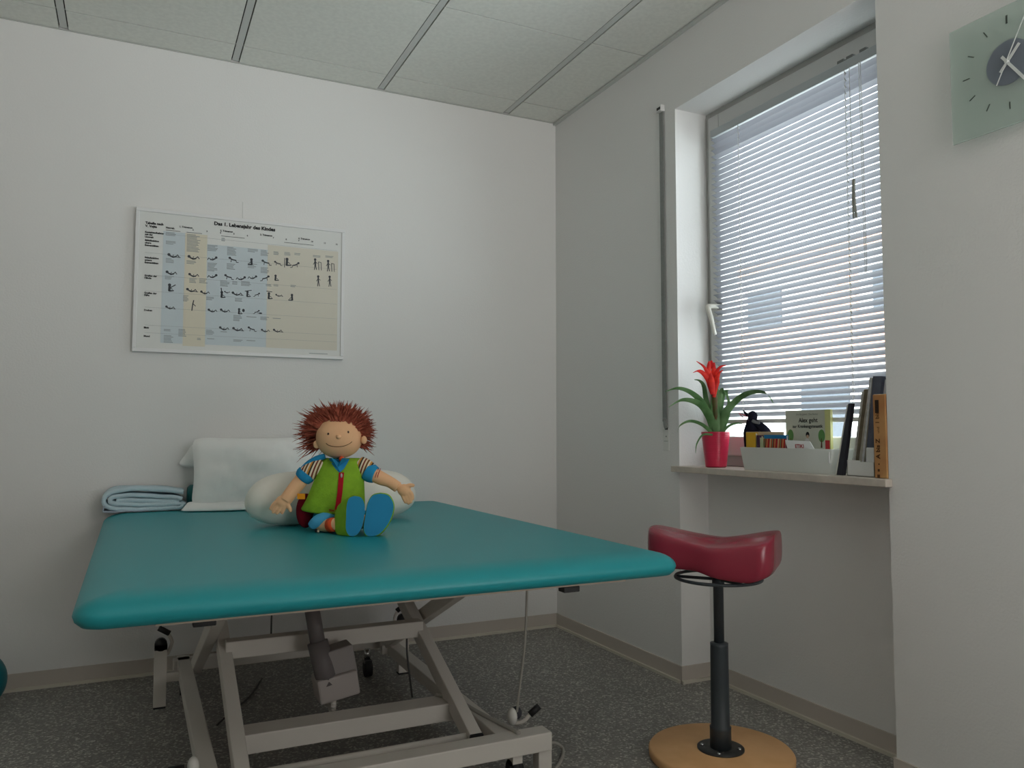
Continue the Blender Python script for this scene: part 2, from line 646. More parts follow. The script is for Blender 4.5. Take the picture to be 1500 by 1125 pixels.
MB().tube([((x0 + x1) / 2 - 0.012, -0.004, z1), ((x0 + x1) / 2 - 0.012, -0.002, z1 + 0.075)], 0.0007, 5).build('hanging_wire', mat('wire', (205, 205, 202), 0.5, 0.3), ch)

CORN = [(70, 95), (1432, 250), (1425, 1085), (60, 1035)]


def chart(u, v, lift=0.0):
    """chart point from a position read off the enlarged chart"""
    p = at(180 + u / 4.412, 280 + v / 4.412, 'y', PY)
    return Vector((p.x, PY + 0.0056 - lift, p.z))


XD, ZD = Vector((1, 0, 0)), Vector((0, 0, 1))


def crect(mb, u0, v0, u1, v1, lift):
    a, b = chart(u0, v0, lift), chart(u1, v1, lift)
    mb.poly([(a.x, a.y, b.z), (b.x, a.y, b.z), (b.x, a.y, a.z), (a.x, a.y, a.z)])


BLUEB = mat('chart_blue', (207, 217, 222), 0.6, 0.2)
CREAM = mat('chart_cream', (226, 219, 200), 0.6, 0.2)
PALE = mat('chart_pale', (222, 217, 203), 0.6, 0.2)
for q_, lf, nm, mt in (((262, 255, 385, 985), 0.0003, 'blue_band', BLUEB), ((545, 340, 975, 1010), 0.0002, 'blue_band', BLUEB), ((405, 268, 530, 1005), 0.0003, 'cream_band', CREAM), ((938, 345, 1385, 1030), 0.0004, 'cream_band', PALE)):
    m = MB()
    crect(m, *q_, lf)
    m.build(nm, mt, ch)
INK = mat('chart_ink', (40, 42, 44), 0.7, 0.2)
GREYI = mat('chart_grey_ink', (150, 156, 158), 0.8, 0.1)
def ctext(s_, u, v, size, bold=0.0, part='caption'):
    MB().text(s_, size, chart(u, v, 0.0008), XD, ZD, 'LEFT', bold).build(part, INK, ch)


ctext('Das 1. Lebensjahr des Kindes', 590, 216, 0.0203, 0.0009, 'title_lettering')
ctext('Tabelle nach', 146, 208, 0.0128, 0.0006, 'source_caption')
ctext('V. Vojta', 145, 228, 0.0128, 0.0006, 'source_caption')
for s_, v in (('Kontaktaufnahme', 266), ('mit der', 281), ('Umwelt', 297), ('Stützfunktion', 319), ('obere', 335), ('Extremitäten', 351),
              ('Stützfunktion', 431), ('untere', 447), ('Extremitäten', 463), ('Greifen der', 548), ('Hände', 563), ('Greifen der', 660), ('Füße', 675), ('Drehen', 772), ('Blick', 885), ('Mund', 940)):
    ctext(s_, 143 - (v - 266) * 0.013, v, 0.0094, 0.0005, 'row_caption')
for s_, u, v in (('1. Trimenon', 365, 232), ('2. Trimenon', 630, 258), ('3. Trimenon', 888, 284), ('4. Trimenon', 1135, 308), ('Neugeb.', 278, 238)):
    ctext(s_, u, v, 0.0098, 0.0004, 'column_caption')
for i, (u, v) in enumerate(((450, 252), (540, 262), (628, 272), (715, 278), (802, 290), (970, 304), (1053, 314), (1135, 322), (1217, 328), (1300, 338), (1376, 346))):
    ctext(str(i + 2), u, v, 0.0090, 0.0003, 'month_number')
for u0, v0, u1, v1 in ((278, 248, 372, 251), (412, 262, 512, 265), (636, 286, 788, 289), (1044, 328, 1234, 331)):
    a, b = chart(u0, v0, 0.0008), chart(u1, v0 + (u1 - u0) * 0.1, 0.0008)
    MB().poly([(a.x, a.y, a.z - 0.0016), (b.x, a.y, a.z - 0.0016), (b.x, a.y, a.z), (a.x, a.y, a.z)]).build('rule_line', INK, ch)
m = MB()
random.seed(3)


def ctexts(u0, v0, u1, v1):
    """a block of small print: short grey lines"""
    a, b = chart(u0, v0, 0.0006), chart(u1, v1, 0.0006)
    z = a.z
    while z > b.z:
        e = a.x + (b.x - a.x) * random.uniform(0.65, 1.0)
        m.poly([(a.x, a.y, z - 0.0024), (e, a.y, z - 0.0024), (e, a.y, z), (a.x, a.y, z)])
        z -= 0.0052


for q in ((278, 262, 355, 290), (278, 318, 350, 345), (415, 275, 500, 395), (548, 345, 620, 385), (675, 358, 735, 420), (638, 300, 665, 325), (808, 370, 875, 395), (892, 378, 945, 420),
          (975, 388, 1015, 410), (1045, 392, 1090, 415), (1110, 398, 1150, 412), (1230, 412, 1280, 425), (1310, 415, 1362, 428), (278, 430, 330, 460), (412, 445, 480, 470), (548, 460, 612, 515),
          (672, 465, 730, 510), (808, 465, 870, 500), (892, 490, 945, 530), (272, 545, 330, 572), (430, 560, 485, 590), (495, 562, 550, 592), (630, 575, 690, 620), (708, 580, 745, 605), (765, 580, 830, 615),
          (925, 600, 965, 618), (975, 600, 1015, 618), (1085, 605, 1120, 618), (390, 672, 430, 715), (540, 680, 595, 708), (725, 690, 778, 710), (715, 800, 775, 838), (800, 808, 872, 818), (890, 810, 945, 830), (970, 818, 1030, 828),
          (265, 890, 320, 905), (360, 890, 415, 935), (538, 895, 595, 928), (265, 930, 330, 980), (480, 948, 512, 962), (545, 950, 605, 960), (715, 958, 778, 970), (800, 962, 860, 972), (632, 905, 690, 912), (1205, 1045, 1360, 1052)):
    ctexts(*q)
for v in (375, 495, 625, 720, 815, 920, 965):
    a, b = chart(140, v - 25, 0.0005), chart(1385, v + 10, 0.0005)
    m.poly([(a.x, a.y, b.z), (b.x, a.y, b.z), (b.x, a.y, b.z + 0.0006), (a.x, a.y, b.z + 0.0006)])
m.build('small_print', GREYI, ch)
m = MB()


def cblob(u, v, ru, rv, ang=0):
    ru, rv = ru * 0.86, rv * 0.86
    o = chart(u, v, 0.0009)
    k = 1 / 4.412 * 2.69 * 1e-3 * 1.0
    ca, sa = math.cos(ang), math.sin(ang)
    pts = []
    for i in range(12):
        a = 2 * PI * i / 12
        x, z = ru * k * math.cos(a), rv * k * math.sin(a)
        pts.append((o.x + x * ca - z * sa, o.y, o.z + x * sa + z * ca))
    m.poly(pts)


def cstroke(pts, w_):
    w_ *= 0.78
    P_ = [chart(u, v, 0.0010) for u, v in pts]
    k = 2.69e-3 / 4.412
    for a, b in zip(P_, P_[1:]):
        t_ = (b - a)
        if t_.length < 1e-6:
            continue
        t_.normalize()
        s_ = Vector((-t_.z, 0, t_.x)) * w_ * k
        e = t_ * w_ * k * 0.5
        m.poly([a - e + s_, a - e - s_, b + e - s_, b + e + s_])


def lying(u, v, f=1, s_=1.0, legs=1):
    """small drawing: a baby lying down, head at one end"""
    cblob(u, v, 11 * s_, 11 * s_)
    cstroke([(u + f * 8 * s_, v + 8 * s_), (u + f * 26 * s_, v + 17 * s_), (u + f * 44 * s_, v + 14 * s_)], 6 * s_)
    cstroke([(u + f * 44 * s_, v + 14 * s_), (u + f * 56 * s_, v + 2 * s_), (u + f * 66 * s_, v + 16 * s_)], 3.2 * s_)
    cstroke([(u + f * 22 * s_, v + 16 * s_), (u + f * 30 * s_, v + 2 * s_)], 2.6 * s_)
    if legs > 1:
        cstroke([(u + f * 44 * s_, v + 15 * s_), (u + f * 74 * s_, v + 20 * s_)], 3 * s_)


def crawl(u, v, f=1, s_=1.0):
    cblob(u, v, 11 * s_, 10 * s_)
    cstroke([(u + f * 7 * s_, v + 6 * s_), (u + f * 24 * s_, v + 14 * s_), (u + f * 44 * s_, v + 18 * s_)], 5.5 * s_)
    cstroke([(u + f * 12 * s_, v + 10 * s_), (u + f * 8 * s_, v + 30 * s_)], 3 * s_)
    cstroke([(u + f * 44 * s_, v + 18 * s_), (u + f * 48 * s_, v + 32 * s_), (u + f * 62 * s_, v + 33 * s_)], 3.2 * s_)


def standing(u, v, s_=1.0, prop=0):
    cblob(u, v, 10 * s_, 10 * s_)
    cstroke([(u, v + 8 * s_), (u + 1, v + 34 * s_)], 6.5 * s_)
    cstroke([(u, v + 34 * s_), (u - 5 * s_, v + 66 * s_)], 3.4 * s_)
    cstroke([(u + 2, v + 34 * s_), (u + 9 * s_, v + 66 * s_)], 3.4 * s_)
    cstroke([(u - 2, v + 16 * s_), (u - 12 * s_, v + 32 * s_)], 2.6 * s_)
    cstroke([(u + 2, v + 16 * s_), (u + 14 * s_, v + 26 * s_)], 2.6 * s_)
    if prop:
        cstroke([(u + 22 * s_, v + 16 * s_), (u + 24 * s_, v + 68 * s_)], 3)
        cstroke([(u + 22 * s_, v + 16 * s_), (u + 38 * s_, v + 20 * s_), (u + 40 * s_, v + 70 * s_)], 2.6)


def sitting(u, v, f=1, s_=1.0):
    cblob(u, v, 10 * s_, 10 * s_)
    cstroke([(u, v + 8 * s_), (u - f * 2, v + 32 * s_)], 8 * s_)
    cstroke([(u - f * 2, v + 34 * s_), (u + f * 22 * s_, v + 32 * s_)], 4.5 * s_)
    cstroke([(u, v + 14 * s_), (u + f * 16 * s_, v + 24 * s_)], 2.6 * s_)


DRAW = mat('drawing_ink', (84, 87, 92), 0.8, 0.1)
m = MB(); lying(298, 408, 1, 1.0, 2); m.build('baby_drawing', DRAW, ch)
m = MB(); lying(428, 420, 1, 1.0); m.build('baby_drawing', DRAW, ch)
m = MB(); lying(604, 428, -1, 0.85); m.build('baby_drawing', DRAW, ch)
m = MB(); crawl(692, 430, 1, 0.9); m.build('baby_drawing', DRAW, ch)
m = MB(); sitting(832, 440, -1); m.build('baby_drawing', DRAW, ch)
m = MB(); crawl(905, 448, 1, 0.9); m.build('baby_drawing', DRAW, ch)
m = MB(); crawl(985, 455, 1, 0.75); m.build('baby_drawing', DRAW, ch)
m = MB(); sitting(1062, 438, 1, 1.2); cstroke([(1046, 432), (1046, 490)], 3); m.build('baby_drawing', DRAW, ch)
m = MB(); crawl(1136, 464, -1, 0.85); m.build('baby_drawing', DRAW, ch)
m = MB(); standing(1244, 440, 1.0, 1); m.build('baby_drawing', DRAW, ch)
m = MB(); standing(1328, 450, 1.0, 1); m.build('baby_drawing', DRAW, ch)
m = MB(); lying(286, 520, 1, 0.95); m.build('baby_drawing', DRAW, ch)
m = MB(); lying(432, 535, 1, 0.9); m.build('baby_drawing', DRAW, ch)
m = MB(); lying(604, 542, -1, 0.85); m.build('baby_drawing', DRAW, ch)
m = MB(); crawl(664, 542, 1, 0.85); m.build('baby_drawing', DRAW, ch)
m = MB(); lying(788, 556, -1, 0.85); m.build('baby_drawing', DRAW, ch)
m = MB(); lying(862, 550, -1, 0.8); m.build('baby_drawing', DRAW, ch)
m = MB(); crawl(942, 550, -1, 0.85); m.build('baby_drawing', DRAW, ch)
m = MB(); sitting(988, 545, 1, 0.9); m.build('baby_drawing', DRAW, ch)
m = MB(); standing(1264, 550, 0.95); m.build('baby_drawing', DRAW, ch)
m = MB(); standing(1338, 552, 0.95); m.build('baby_drawing', DRAW, ch)
m = MB(); sitting(302, 605, 1, 1.15); cstroke([(302, 625), (340, 605)], 4); m.build('baby_drawing', DRAW, ch)
m = MB(); lying(418, 632, 1, 0.9, 2); m.build('baby_drawing', DRAW, ch)
m = MB(); lying(508, 648, 1, 0.8); m.build('baby_drawing', DRAW, ch)
m = MB(); sitting(640, 652, 1, 1.0); cstroke([(636, 625), (640, 665)], 4); m.build('baby_drawing', DRAW, ch)
m = MB(); lying(660, 648, 1, 0.5); m.build('baby_drawing', DRAW, ch)
m = MB(); lying(712, 655, 1, 0.9, 2); m.build('baby_drawing', DRAW, ch)
m = MB(); sitting(806, 650, 1, 0.9); cstroke([(790, 645), (832, 640)], 3); m.build('baby_drawing', DRAW, ch)
m = MB(); crawl(882, 660, -1, 0.6); m.build('baby_drawing', DRAW, ch)
m = MB(); sitting(945, 660, 1, 1.0); cstroke([(930, 645), (965, 650)], 3); m.build('baby_drawing', DRAW, ch)
m = MB(); lying(992, 668, 1, 0.6, 2); m.build('baby_drawing', DRAW, ch)
m = MB(); sitting(1094, 670, -1, 1.0); m.build('baby_drawing', DRAW, ch)
m = MB(); lying(282, 745, 1, 0.8, 2); m.build('baby_drawing', DRAW, ch)
m = MB(); cstroke([(458, 705), (452, 730), (446, 770)], 4); cstroke([(452, 725), (470, 742)], 3); m.build('baby_drawing', DRAW, ch)
m = MB(); lying(556, 765, 1, 0.8); m.build('baby_drawing', DRAW, ch)
m = MB(); lying(636, 765, 1, 0.85); m.build('baby_drawing', DRAW, ch)
m = MB(); sitting(752, 762, 1, 0.9); cblob(780, 770, 10, 13); m.build('baby_drawing', DRAW, ch)
m = MB(); crawl(880, 772, -1, 0.6); cblob(890, 788, 14, 6); m.build('baby_drawing', DRAW, ch)
m = MB(); lying(630, 880, 1, 0.85); m.build('baby_drawing', DRAW, ch)
m = MB(); lying(716, 885, 1, 0.9, 2); m.build('baby_drawing', DRAW, ch)
m = MB(); crawl(815, 880, 1, 0.8); m.build('baby_drawing', DRAW, ch)
m = MB(); lying(900, 895, 1, 0.75); m.build('baby_drawing', DRAW, ch)
m = MB(); lying(978, 895, 1, 0.8, 2); m.build('baby_drawing', DRAW, ch)

# ------------------------------------------------------------------ treatment table
TOPZ, BOTZ = 0.635, 0.574
PX0, PX1, PYN, PYF = -1.962, -0.620, -1.795, -0.045
tb = thing('treatment_table', 'height-adjustable treatment table with wide teal vinyl top and cream steel frame', 'table', ((PX0 + PX1) / 2, -0.9, 0))


def rrect(ins, z, Rc, n=8):
    xa, xb, ya, yb = PX0 + ins, PX1 - ins, PYN + ins, PYF - ins
    r = max(Rc - ins, 0.012)
    out = []
    for cx_, cy_, a0 in ((xb - r, yb - r, 0), (xa + r, yb - r, 90), (xa + r, ya + r, 180), (xb - r, ya + r, 270)):
        for k in range(n + 1):
            a = math.radians(a0 + 90 * k / n)
            out.append(Vector((cx_ + r * math.cos(a), cy_ + r * math.sin(a), z)))
    return out


rings = [(0.075, BOTZ), (0.030, BOTZ), (0.014, BOTZ + 0.004), (0.004, BOTZ + 0.013), (0.0, BOTZ + 0.024)]
A_, B_ = 0.085, TOPZ - BOTZ - 0.024
for k in range(1, 9):
    th = PI / 2 * k / 8
    rings.append((A_ - A_ * math.cos(th), BOTZ + 0.024 + B_ * math.sin(th)))
rings += [(0.2, TOPZ + 0.001), (0.4, TOPZ + 0.002)]
vs, fs = [], []
for ins, z in rings:
    vs += rrect(ins, z, 0.055)
n = len(vs) // len(rings)
for i in range(len(rings) - 1):
    for k in range(n):
        fs.append((i * n + k, i * n + (k + 1) % n, (i + 1) * n + (k + 1) % n, (i + 1) * n + k))
fs.append(tuple(range(n))[::-1])
fs.append(tuple((len(rings) - 1) * n + k for k in range(n)))
MB().add(vs, fs, True).build('padded_top', TEAL, tb)
MB().box(PX0 + 0.14, PX1 - 0.14, PYN + 0.055, PYF - 0.05, BOTZ - 0.009, BOTZ).build('base_board', mat('beige_board', (196, 180, 164), 0.7, 0.2), tb)
for u, v in ((300, 912), (838, 863)):
    p = at(u, v, 'z', BOTZ - 0.018)
    MB().box(p.x - 0.022, p.x + 0.022, p.y + 0.0, p.y + 0.03, BOTZ - 0.026, BOTZ - 0.012).build('edge_clip', BLACK, tb, bevel=0.002)
XL_R, XR_R = -1.685, -0.945          # base rails
XL_P, XR_P = -1.610, -1.005          # scissor arms rising to the back
XL_Q, XR_Q = -1.648, -0.960          # scissor arms rising to the front
for x in (XL_R, XR_R):
    MB().box(x - 0.022, x + 0.022, -1.42, -0.24, 0.080, 0.122).build('base_rail', METALW, tb, bevel=0.003)
MB().box(-1.84, -0.826, -1.478, -1.42, 0.076, 0.124).build('front_crossbar', METALW, tb, bevel=0.003)
MB().box(-1.72, -0.92, -0.305, -0.262, 0.080, 0.122).build('rear_crossbar', METALW, tb, bevel=0.003)
for x in (XL_P, XR_P):
    MB().beam((x, -1.365, 0.090), (x, -0.28, 0.535), 0.036, 0.050).build('scissor_arm', METALW, tb, bevel=0.003)
    MB().beam((x, -1.372, 0.087), (x, -1.364, 0.0905), 0.037, 0.051).build('arm_end_cap', BLACK, tb)
for x in (XL_Q, XR_Q):
    MB().beam((x, -0.35, 0.105), (x, -1.34, 0.545), 0.034, 0.046).build('scissor_arm', METALW, tb, bevel=0.003)
for x in (XL_P - 0.02, XR_P + 0.02):
    MB().box(x - 0.02, x + 0.02, -1.55, -0.22, 0.530, 0.562).build('top_rail', METALW, tb, bevel=0.003)
MB().box(XL_P, XR_P, -0.935, -0.885, 0.272, 0.322).build('pivot_crossbar', METALW, tb, bevel=0.003)
MB().box(XL_P, XR_P, -1.215, -1.130, 0.098, 0.148).build('lower_crossbar', METALW, tb, bevel=0.003)
MB().tube([(XL_P, -1.345, 0.098), (XR_P, -1.345, 0.098)], 0.011, 12).build('tie_rod', METALW, tb)
GREYM = mat('actuator_grey', (150, 144, 142), 0.5, 0.3)
mp = [at(457, 892, 'y', -1.02), at(466, 945, 'y', -1.03), at(480, 1003, 'y', -1.05)]
d_ = (mp[2] - mp[0]).normalized()
m = MB().tube([mp[0], mp[1]], 0.022, 14)
m.tube([mp[1] - d_ * 0.01, mp[2]], 0.030, 14)
m.build('actuator_tube', mat('actuator_dark', (112, 106, 106), 0.5, 0.3), tb)
a, b = at(492, 946, 'y', -1.02), at(500, 988, 'y', -1.02)
m = MB().beam(a, b, 0.075, 0.085, Vector((1, 0, 0)))
m.build('actuator_motor', GREYM, tb, bevel=0.006)
a, b = at(489, 984, 'y', -1.03), at(494, 1018, 'y', -1.03)
m = MB().beam(a, b, 0.095, 0.118, Vector((1, 0, 0)))
m.build('motor_housing', mat('actuator_light', (176, 168, 164), 0.5, 0.3), tb, bevel=0.006)
p = at(481, 1030, 'y', -1.05)
m = MB()
for k in range(16):
    a0 = 2 * PI * k / 16
    a1 = 2 * PI * (k + 1) / 16
    m.tube([p + Vector((0, math.cos(a0), math.sin(a0))) * 0.02 + Vector((0.01, 0, 0)), p + Vector((0, math.cos(a1), math.sin(a1))) * 0.02 + Vector((0.01, 0, 0))], 0.009, 8)
m.build('actuator_eye', METALW, tb)


def lifter(x, y, sx, hz=0.195):
    """outrigger: upright foot with black cap and pedal handle"""
    MB().box(x - 0.020, x + 0.020, y - 0.016, y + 0.016, 0.006, hz).build('foot_post', METALW, tb, bevel=0.002)
    MB().box(x - 0.019, x + 0.019, y - 0.015, y + 0.015, 0.0, 0.006).build('foot_pad', BLACK, tb)
    m_ = MB().box(x - 0.020, x + 0.020, y - 0.016, y + 0.016, hz, hz + 0.016)
    m_.tube([(x, y - 0.016, hz + 0.016), (x, y + 0.016, hz + 0.016)], 0.020, 14)
    m_.build('post_cap', BLACK, tb)
    m_ = MB().tube([(x + sx * 0.02, y, hz - 0.02), (x + sx * 0.035, y, hz + 0.02), (x + sx * 0.02, y, hz + 0.052)], 0.006, 8, sub=3)
    m_.build('pedal_arm', METALW, tb)
    MB().tube([(x + sx * 0.026, y, hz + 0.050), (x - sx * 0.008, y, hz + 0.072)], 0.0095, 10).build('pedal_grip', BLACK, tb)
    MB().box(min(x, x + sx * 0.085), max(x, x + sx * 0.085), y - 0.012, y + 0.012, 0.085, 0.115).build('post_bracket', METALW, tb)


lifter(-1.766, -0.415, 1)
lifter(-0.948 + 0.045, -0.40, -1, 0.19)
CHROME = mat('chrome', (200, 200, 200), 0.2, 0.5, metal=1.0)


def castor(x, y):
    m_ = MB().tube([(x, y, 0.062), (x, y, 0.10)], 0.012, 10)
    m_.box(x - 0.014, x + 0.014, y - 0.02, y + 0.02, 0.05, 0.062)
    m_.build('castor_fork', CHROME, tb)
    MB().tube([(x - 0.012, y - 0.008, 0.032), (x + 0.012, y - 0.008, 0.032)], 0.032, 18).build('castor_wheel', BLACK, tb)


castor(-1.035, -0.37)
castor(-1.685, -0.30)
# front feet
for x in (-0.842, -1.815):
    MB().box(x - 0.020, x + 0.020, -1.468, -1.432, 0.008, 0.078).build('foot_post', METALW, tb, bevel=0.002)
for x in (-0.925, -1.73):
    MB().box(x - 0.014, x + 0.014, -1.468, -1.432, 0.045, 0.078).build('castor_bracket', METALW, tb)
    MB().tube([(x - 0.014, -1.45, 0.030), (x + 0.014, -1.45, 0.030)], 0.030, 18).build('castor_wheel', BLACK, tb)


def pedal(o, dirx):
    """white moulded pedal hub with black grip"""
    m_ = MB().ball(o + Vector((-0.006, 0, 0.0)), (0.014, 0.020, 0.024), 14, 10)
    m_.build('pedal_hub', mat('white_plastic', (228, 226, 220), 0.4, 0.4), tb)
    MB().ball(o + Vector((0.010, 0.006, 0.006)), (0.016, 0.018, 0.018), 12, 8).build('pedal_core', mat('dark_plastic', (70, 70, 76), 0.5, 0.3), tb)
    MB().tube([o + Vector((0, 0, -0.02)), o + Vector((0.018 * dirx, -0.02, -0.012)), o + Vector((0.040 * dirx, -0.03, 0.012))], 0.006, 8, sub=3).build('pedal_arm', METALW, tb)
    MB().tube([o + Vector((0.036 * dirx, -0.029, 0.008)), o + Vector((0.062 * dirx, -0.036, 0.030))], 0.0095, 10).build('pedal_grip', BLACK, tb)


pedal(at(753, 1049, 'y', -1.33), 1)
o = at(283, 1122, 'y', -1.33)
m = MB().ball(o, (0.014, 0.018, 0.022), 12, 8)
m.build('pedal_hub', MATS['white_plastic'], tb)
m = MB().tube([o + Vector((-0.02, 0.0, -0.022)), o + Vector((-0.055, 0, -0.022))], 0.028, 16)
m.build('pedal_core', BLACK, tb)
CAB = mat('grey_cable', (168, 164, 156), 0.6, 0.3)
CABD = mat('dark_cable', (84, 82, 80), 0.6, 0.3)
a = at(772, 862, 'y', -1.37)
b = at(769, 940, 'y', -1.37)
c_ = at(762, 1000, 'y', -1.36)
e_ = at(757, 1045, 'y', -1.335)
MB().tube([Vector((a.x, a.y, BOTZ - 0.01)), a, b, c_, e_], 0.0035, 8, sub=5).build('control_cable', CAB, tb)
MB().tube([at(606, 885, 'x', -0.985), at(598, 905, 'x', -0.985), at(596, 950, 'x', -0.99), at(600, 990, 'x', -0.99), at(604, 1022, 'x', -0.99)], 0.0035, 8, sub=5).build('motor_cable', CABD, tb)
MB().tube([at(638, 1017, 'z', 0.155), at(668, 1025, 'z', 0.145), at(700, 1043, 'z', 0.135), at(738, 1062, 'z', 0.128), at(760, 1074, 'z', 0.128)], 0.006, 8, sub=5).build('flat_cable', CAB, tb)
MB().tube([at(800, 1092, 'z', 0.05), at(812, 1088, 'z', 0.03), at(824, 1096, 'z', 0.012), at(823, 1112, 'z', 0.006), at(812, 1128, 'z', 0.006)], 0.005, 8, sub=6).build('floor_cable', CAB, tb)
MB().tube([at(398, 895, 'y', -0.6), at(397, 935, 'y', -0.6)], 0.003, 6).build('hanging_cable', CABD, tb)
MB().tube([at(384, 994, 'z', 0.004), at(366, 1020, 'z', 0.004), at(342, 1040, 'z', 0.004), at(318, 1062, 'z', 0.004)], 0.003, 6, sub=4).build('hanging_cable', CABD, tb)

# ------------------------------------------------------------------ saddle stool
SX, SYc = -0.326, -1.567
stl = thing('saddle_stool', 'saddle stool with red vinyl seat, black column and round wooden base', 'stool', (SX, SYc, 0))
m = MB().lathe([(0.0, 0.0), (0.196, 0.0), (0.203, 0.004), (0.204, 0.022), (0.199, 0.028), (0.0, 0.028)], (SX, SYc, 0), 64)
m.build('wooden_base', mat('beech_ply', (238, 188, 134), 0.55, 0.3, rgb2=(228, 176, 122), scale=12), stl)
m = MB().lathe([(0.0, 0.028), (0.066, 0.028), (0.066, 0.032), (0.0, 0.032)], (SX, SYc, 0), 40)
m.build('base_plate', mat('dark_plate', (44, 44, 44), 0.4, 0.5), stl)
m = MB()
for k in range(4):
    a = PI / 4 + k * PI / 2
    MB().ball((SX + 0.052 * math.cos(a), SYc + 0.052 * math.sin(a), 0.033), (0.006, 0.006, 0.004), 10, 6).build('base_screw', CHROME, stl)
COLB = mat('black_steel', (56, 63, 68), 0.45, 0.5)
m = MB().lathe([(0.0, 0.032), (0.030, 0.032), (0.030, 0.086), (0.0305, 0.090), (0.0265, 0.094), (0.026, 0.20), (0.0255, 0.318), (0.0255, 0.326), (0.015, 0.328), (0.0, 0.328)], (SX, SYc, 0), 32)
m.build('outer_column', COLB, stl)
m = MB().lathe([(0.0, 0.326), (0.0145, 0.326), (0.0145, 0.488), (0.0175, 0.490), (0.0175, 0.520), (0.0, 0.520)], (SX, SYc, 0), 28)
m.build('inner_column', COLB, stl)
RZ = 0.512
m = MB()
seg = 48
m.tube([(SX + 0.122 * math.cos(2 * PI * k / seg), SYc + 0.122 * math.sin(2 * PI * k / seg), RZ) for k in range(seg + 1)], 0.0048, 8, cap=False)
for a in (0.4, 2.5, 4.6):
    m.tube([(SX + 0.015 * math.cos(a), SYc + 0.015 * math.sin(a), RZ - 0.004), (SX + 0.122 * math.cos(a), SYc + 0.122 * math.sin(a), RZ)], 0.0045, 8)
m.build('lever_ring', COLB, stl)
ua = math.radians(-50)
UD = Vector((math.cos(ua), math.sin(ua), 0))
VD = Vector((-math.sin(ua), math.cos(ua), 0))     # points away from the camera


def seat_plan(th):
    """outline of the seat: rounded left lobe, waisted flanks, square right end"""
    cu, sv = math.cos(th), math.sin(th)
    e = 0.78 if cu < 0 else 0.22
    u = math.copysign(abs(cu) ** e, cu) * (0.213 if cu < 0 else 0.158)
    wv = 0.128 + 0.022 * max(0.0, min(1, cu * 2 + 0.5))
    v = math.copysign(abs(sv) ** (0.78 if cu < 0 else 0.36), sv) * wv
    k = max(0.0, -u / 0.205)
    v *= 1 - 0.14 * math.sin(PI * min(1, k))
    return u, v


def ztop(u, v):
    if u < 0:
        a_ = 0.030 * (abs(u) / 0.20) ** 1.5
    else:
        a_ = 0.030 * (u / 0.15) ** 1.1
    return 0.625 + a_ - 0.016 * (v / 0.14) ** 2


def zbot(u, v):
    k = math.exp(-((u - 0.050) / 0.078) ** 2)
    e = min(1, abs(v) / 0.145)
    return 0.545 - 0.008 * max(0, -u / 0.2) - 0.036 * k * (0.2 + 0.8 * e * e)


N_ = 72
rings = []
for sc, kind in ((0.45, 'b'), (0.80, 'b'), (0.94, 'b1'), (1.0, 'b2'), (1.005, 's'), (0.997, 't1'), (0.978, 't2'), (0.94, 't3'), (0.80, 't'), (0.6, 't'), (0.35, 't'), (0.12, 't')):
    ring = []
    for k in range(N_):
        u, v = seat_plan(2 * PI * k / N_)
        u, v = u * sc, v * sc
        zt2, zb2 = ztop(u, v), zbot(u, v)
        if kind == 'b':
            z = zb2
        elif kind == 'b1':
            z = zb2 + 0.003
        elif kind == 'b2':
            z = zb2 + 0.012
        elif kind == 's':
            z = zb2 * 0.4 + zt2 * 0.6
        elif kind == 't1':
            z = zt2 - 0.013
        elif kind == 't2':
            z = zt2 - 0.0045
        elif kind == 't3':
            z = zt2 - 0.0015
        else:
            z = zt2
        ring.append(Vector((SX, SYc, 0)) + UD * (u + 0.012) + VD * v + Vector((0, 0, z)))
    rings.append(ring)
vs = [p for r_ in rings for p in r_]
fs = [(i * N_ + k, i * N_ + (k + 1) % N_, (i + 1) * N_ + (k + 1) % N_, (i + 1) * N_ + k) for i in range(len(rings) - 1) for k in range(N_)]
fs.append(tuple(range(N_))[::-1])
fs.append(tuple((len(rings) - 1) * N_ + k for k in range(N_)))
MB().add(vs, fs, True).build('saddle_seat', mat('red_vinyl', (152, 46, 66), 0.24, 0.6, bump=0.02, bscale=500), stl, subsurf=1)

# ------------------------------------------------------------------ things on the table: pillows, towels, bolsters
LINEN = mat('white_linen', (249, 249, 247), 0.9, 0.1, bump=0.25, bscale=9)


def pillow(mb, O, X, Y, Nn, w_, h_, th, seed, nu=36, nv=24, pinch=0.10):
    """a soft cushion: width X, height Y, thickness direction Nn, O = lower left corner of its middle plane"""
    vs, fs = [], []
    for side in (1, -1):
        for j in range(nv + 1):
            for i in range(nu + 1):
                a, b = 2 * i / nu - 1, 2 * j / nv - 1
                bulge = ((1 - abs(a) ** 3.0) * (1 - abs(b) ** 3.0)) ** 0.55
                px = a * (1 - pinch * 0.6 * (1 - b * b) * a * a - 0.07 * abs(b) ** 7)
                py = b * (1 - pinch * 0.6 * (1 - a * a) * b * b - 0.09 * abs(a) ** 9)
                wr = noise.noise(Vector((a * 2.2 + seed, b * 2.0, seed * 3.1))) * 0.22 + noise.noise(Vector((a * 6 + seed, b * 3.0 + a * 2, seed))) * 0.10 + noise.noise(Vector((a * 13 + seed, b * 5.0 - a * 4, seed))) * 0.05
                vs.append(O + X * (w_ * (px + 1) / 2) + Y * (h_ * (py + 1) / 2) + Nn * (side * th / 2 * bulge * (1 + wr)))
        o_ = 0 if side == 1 else (nu + 1) * (nv + 1)
        for j in range(nv):
            for i in range(nu):
                q = [o_ + j * (nu + 1) + i, o_ + j * (nu + 1) + i + 1, o_ + (j + 1) * (nu + 1) + i + 1, o_ + (j + 1) * (nu + 1) + i]
                fs.append(q if side == 1 else q[::-1])
    return mb.add(vs, fs, True)


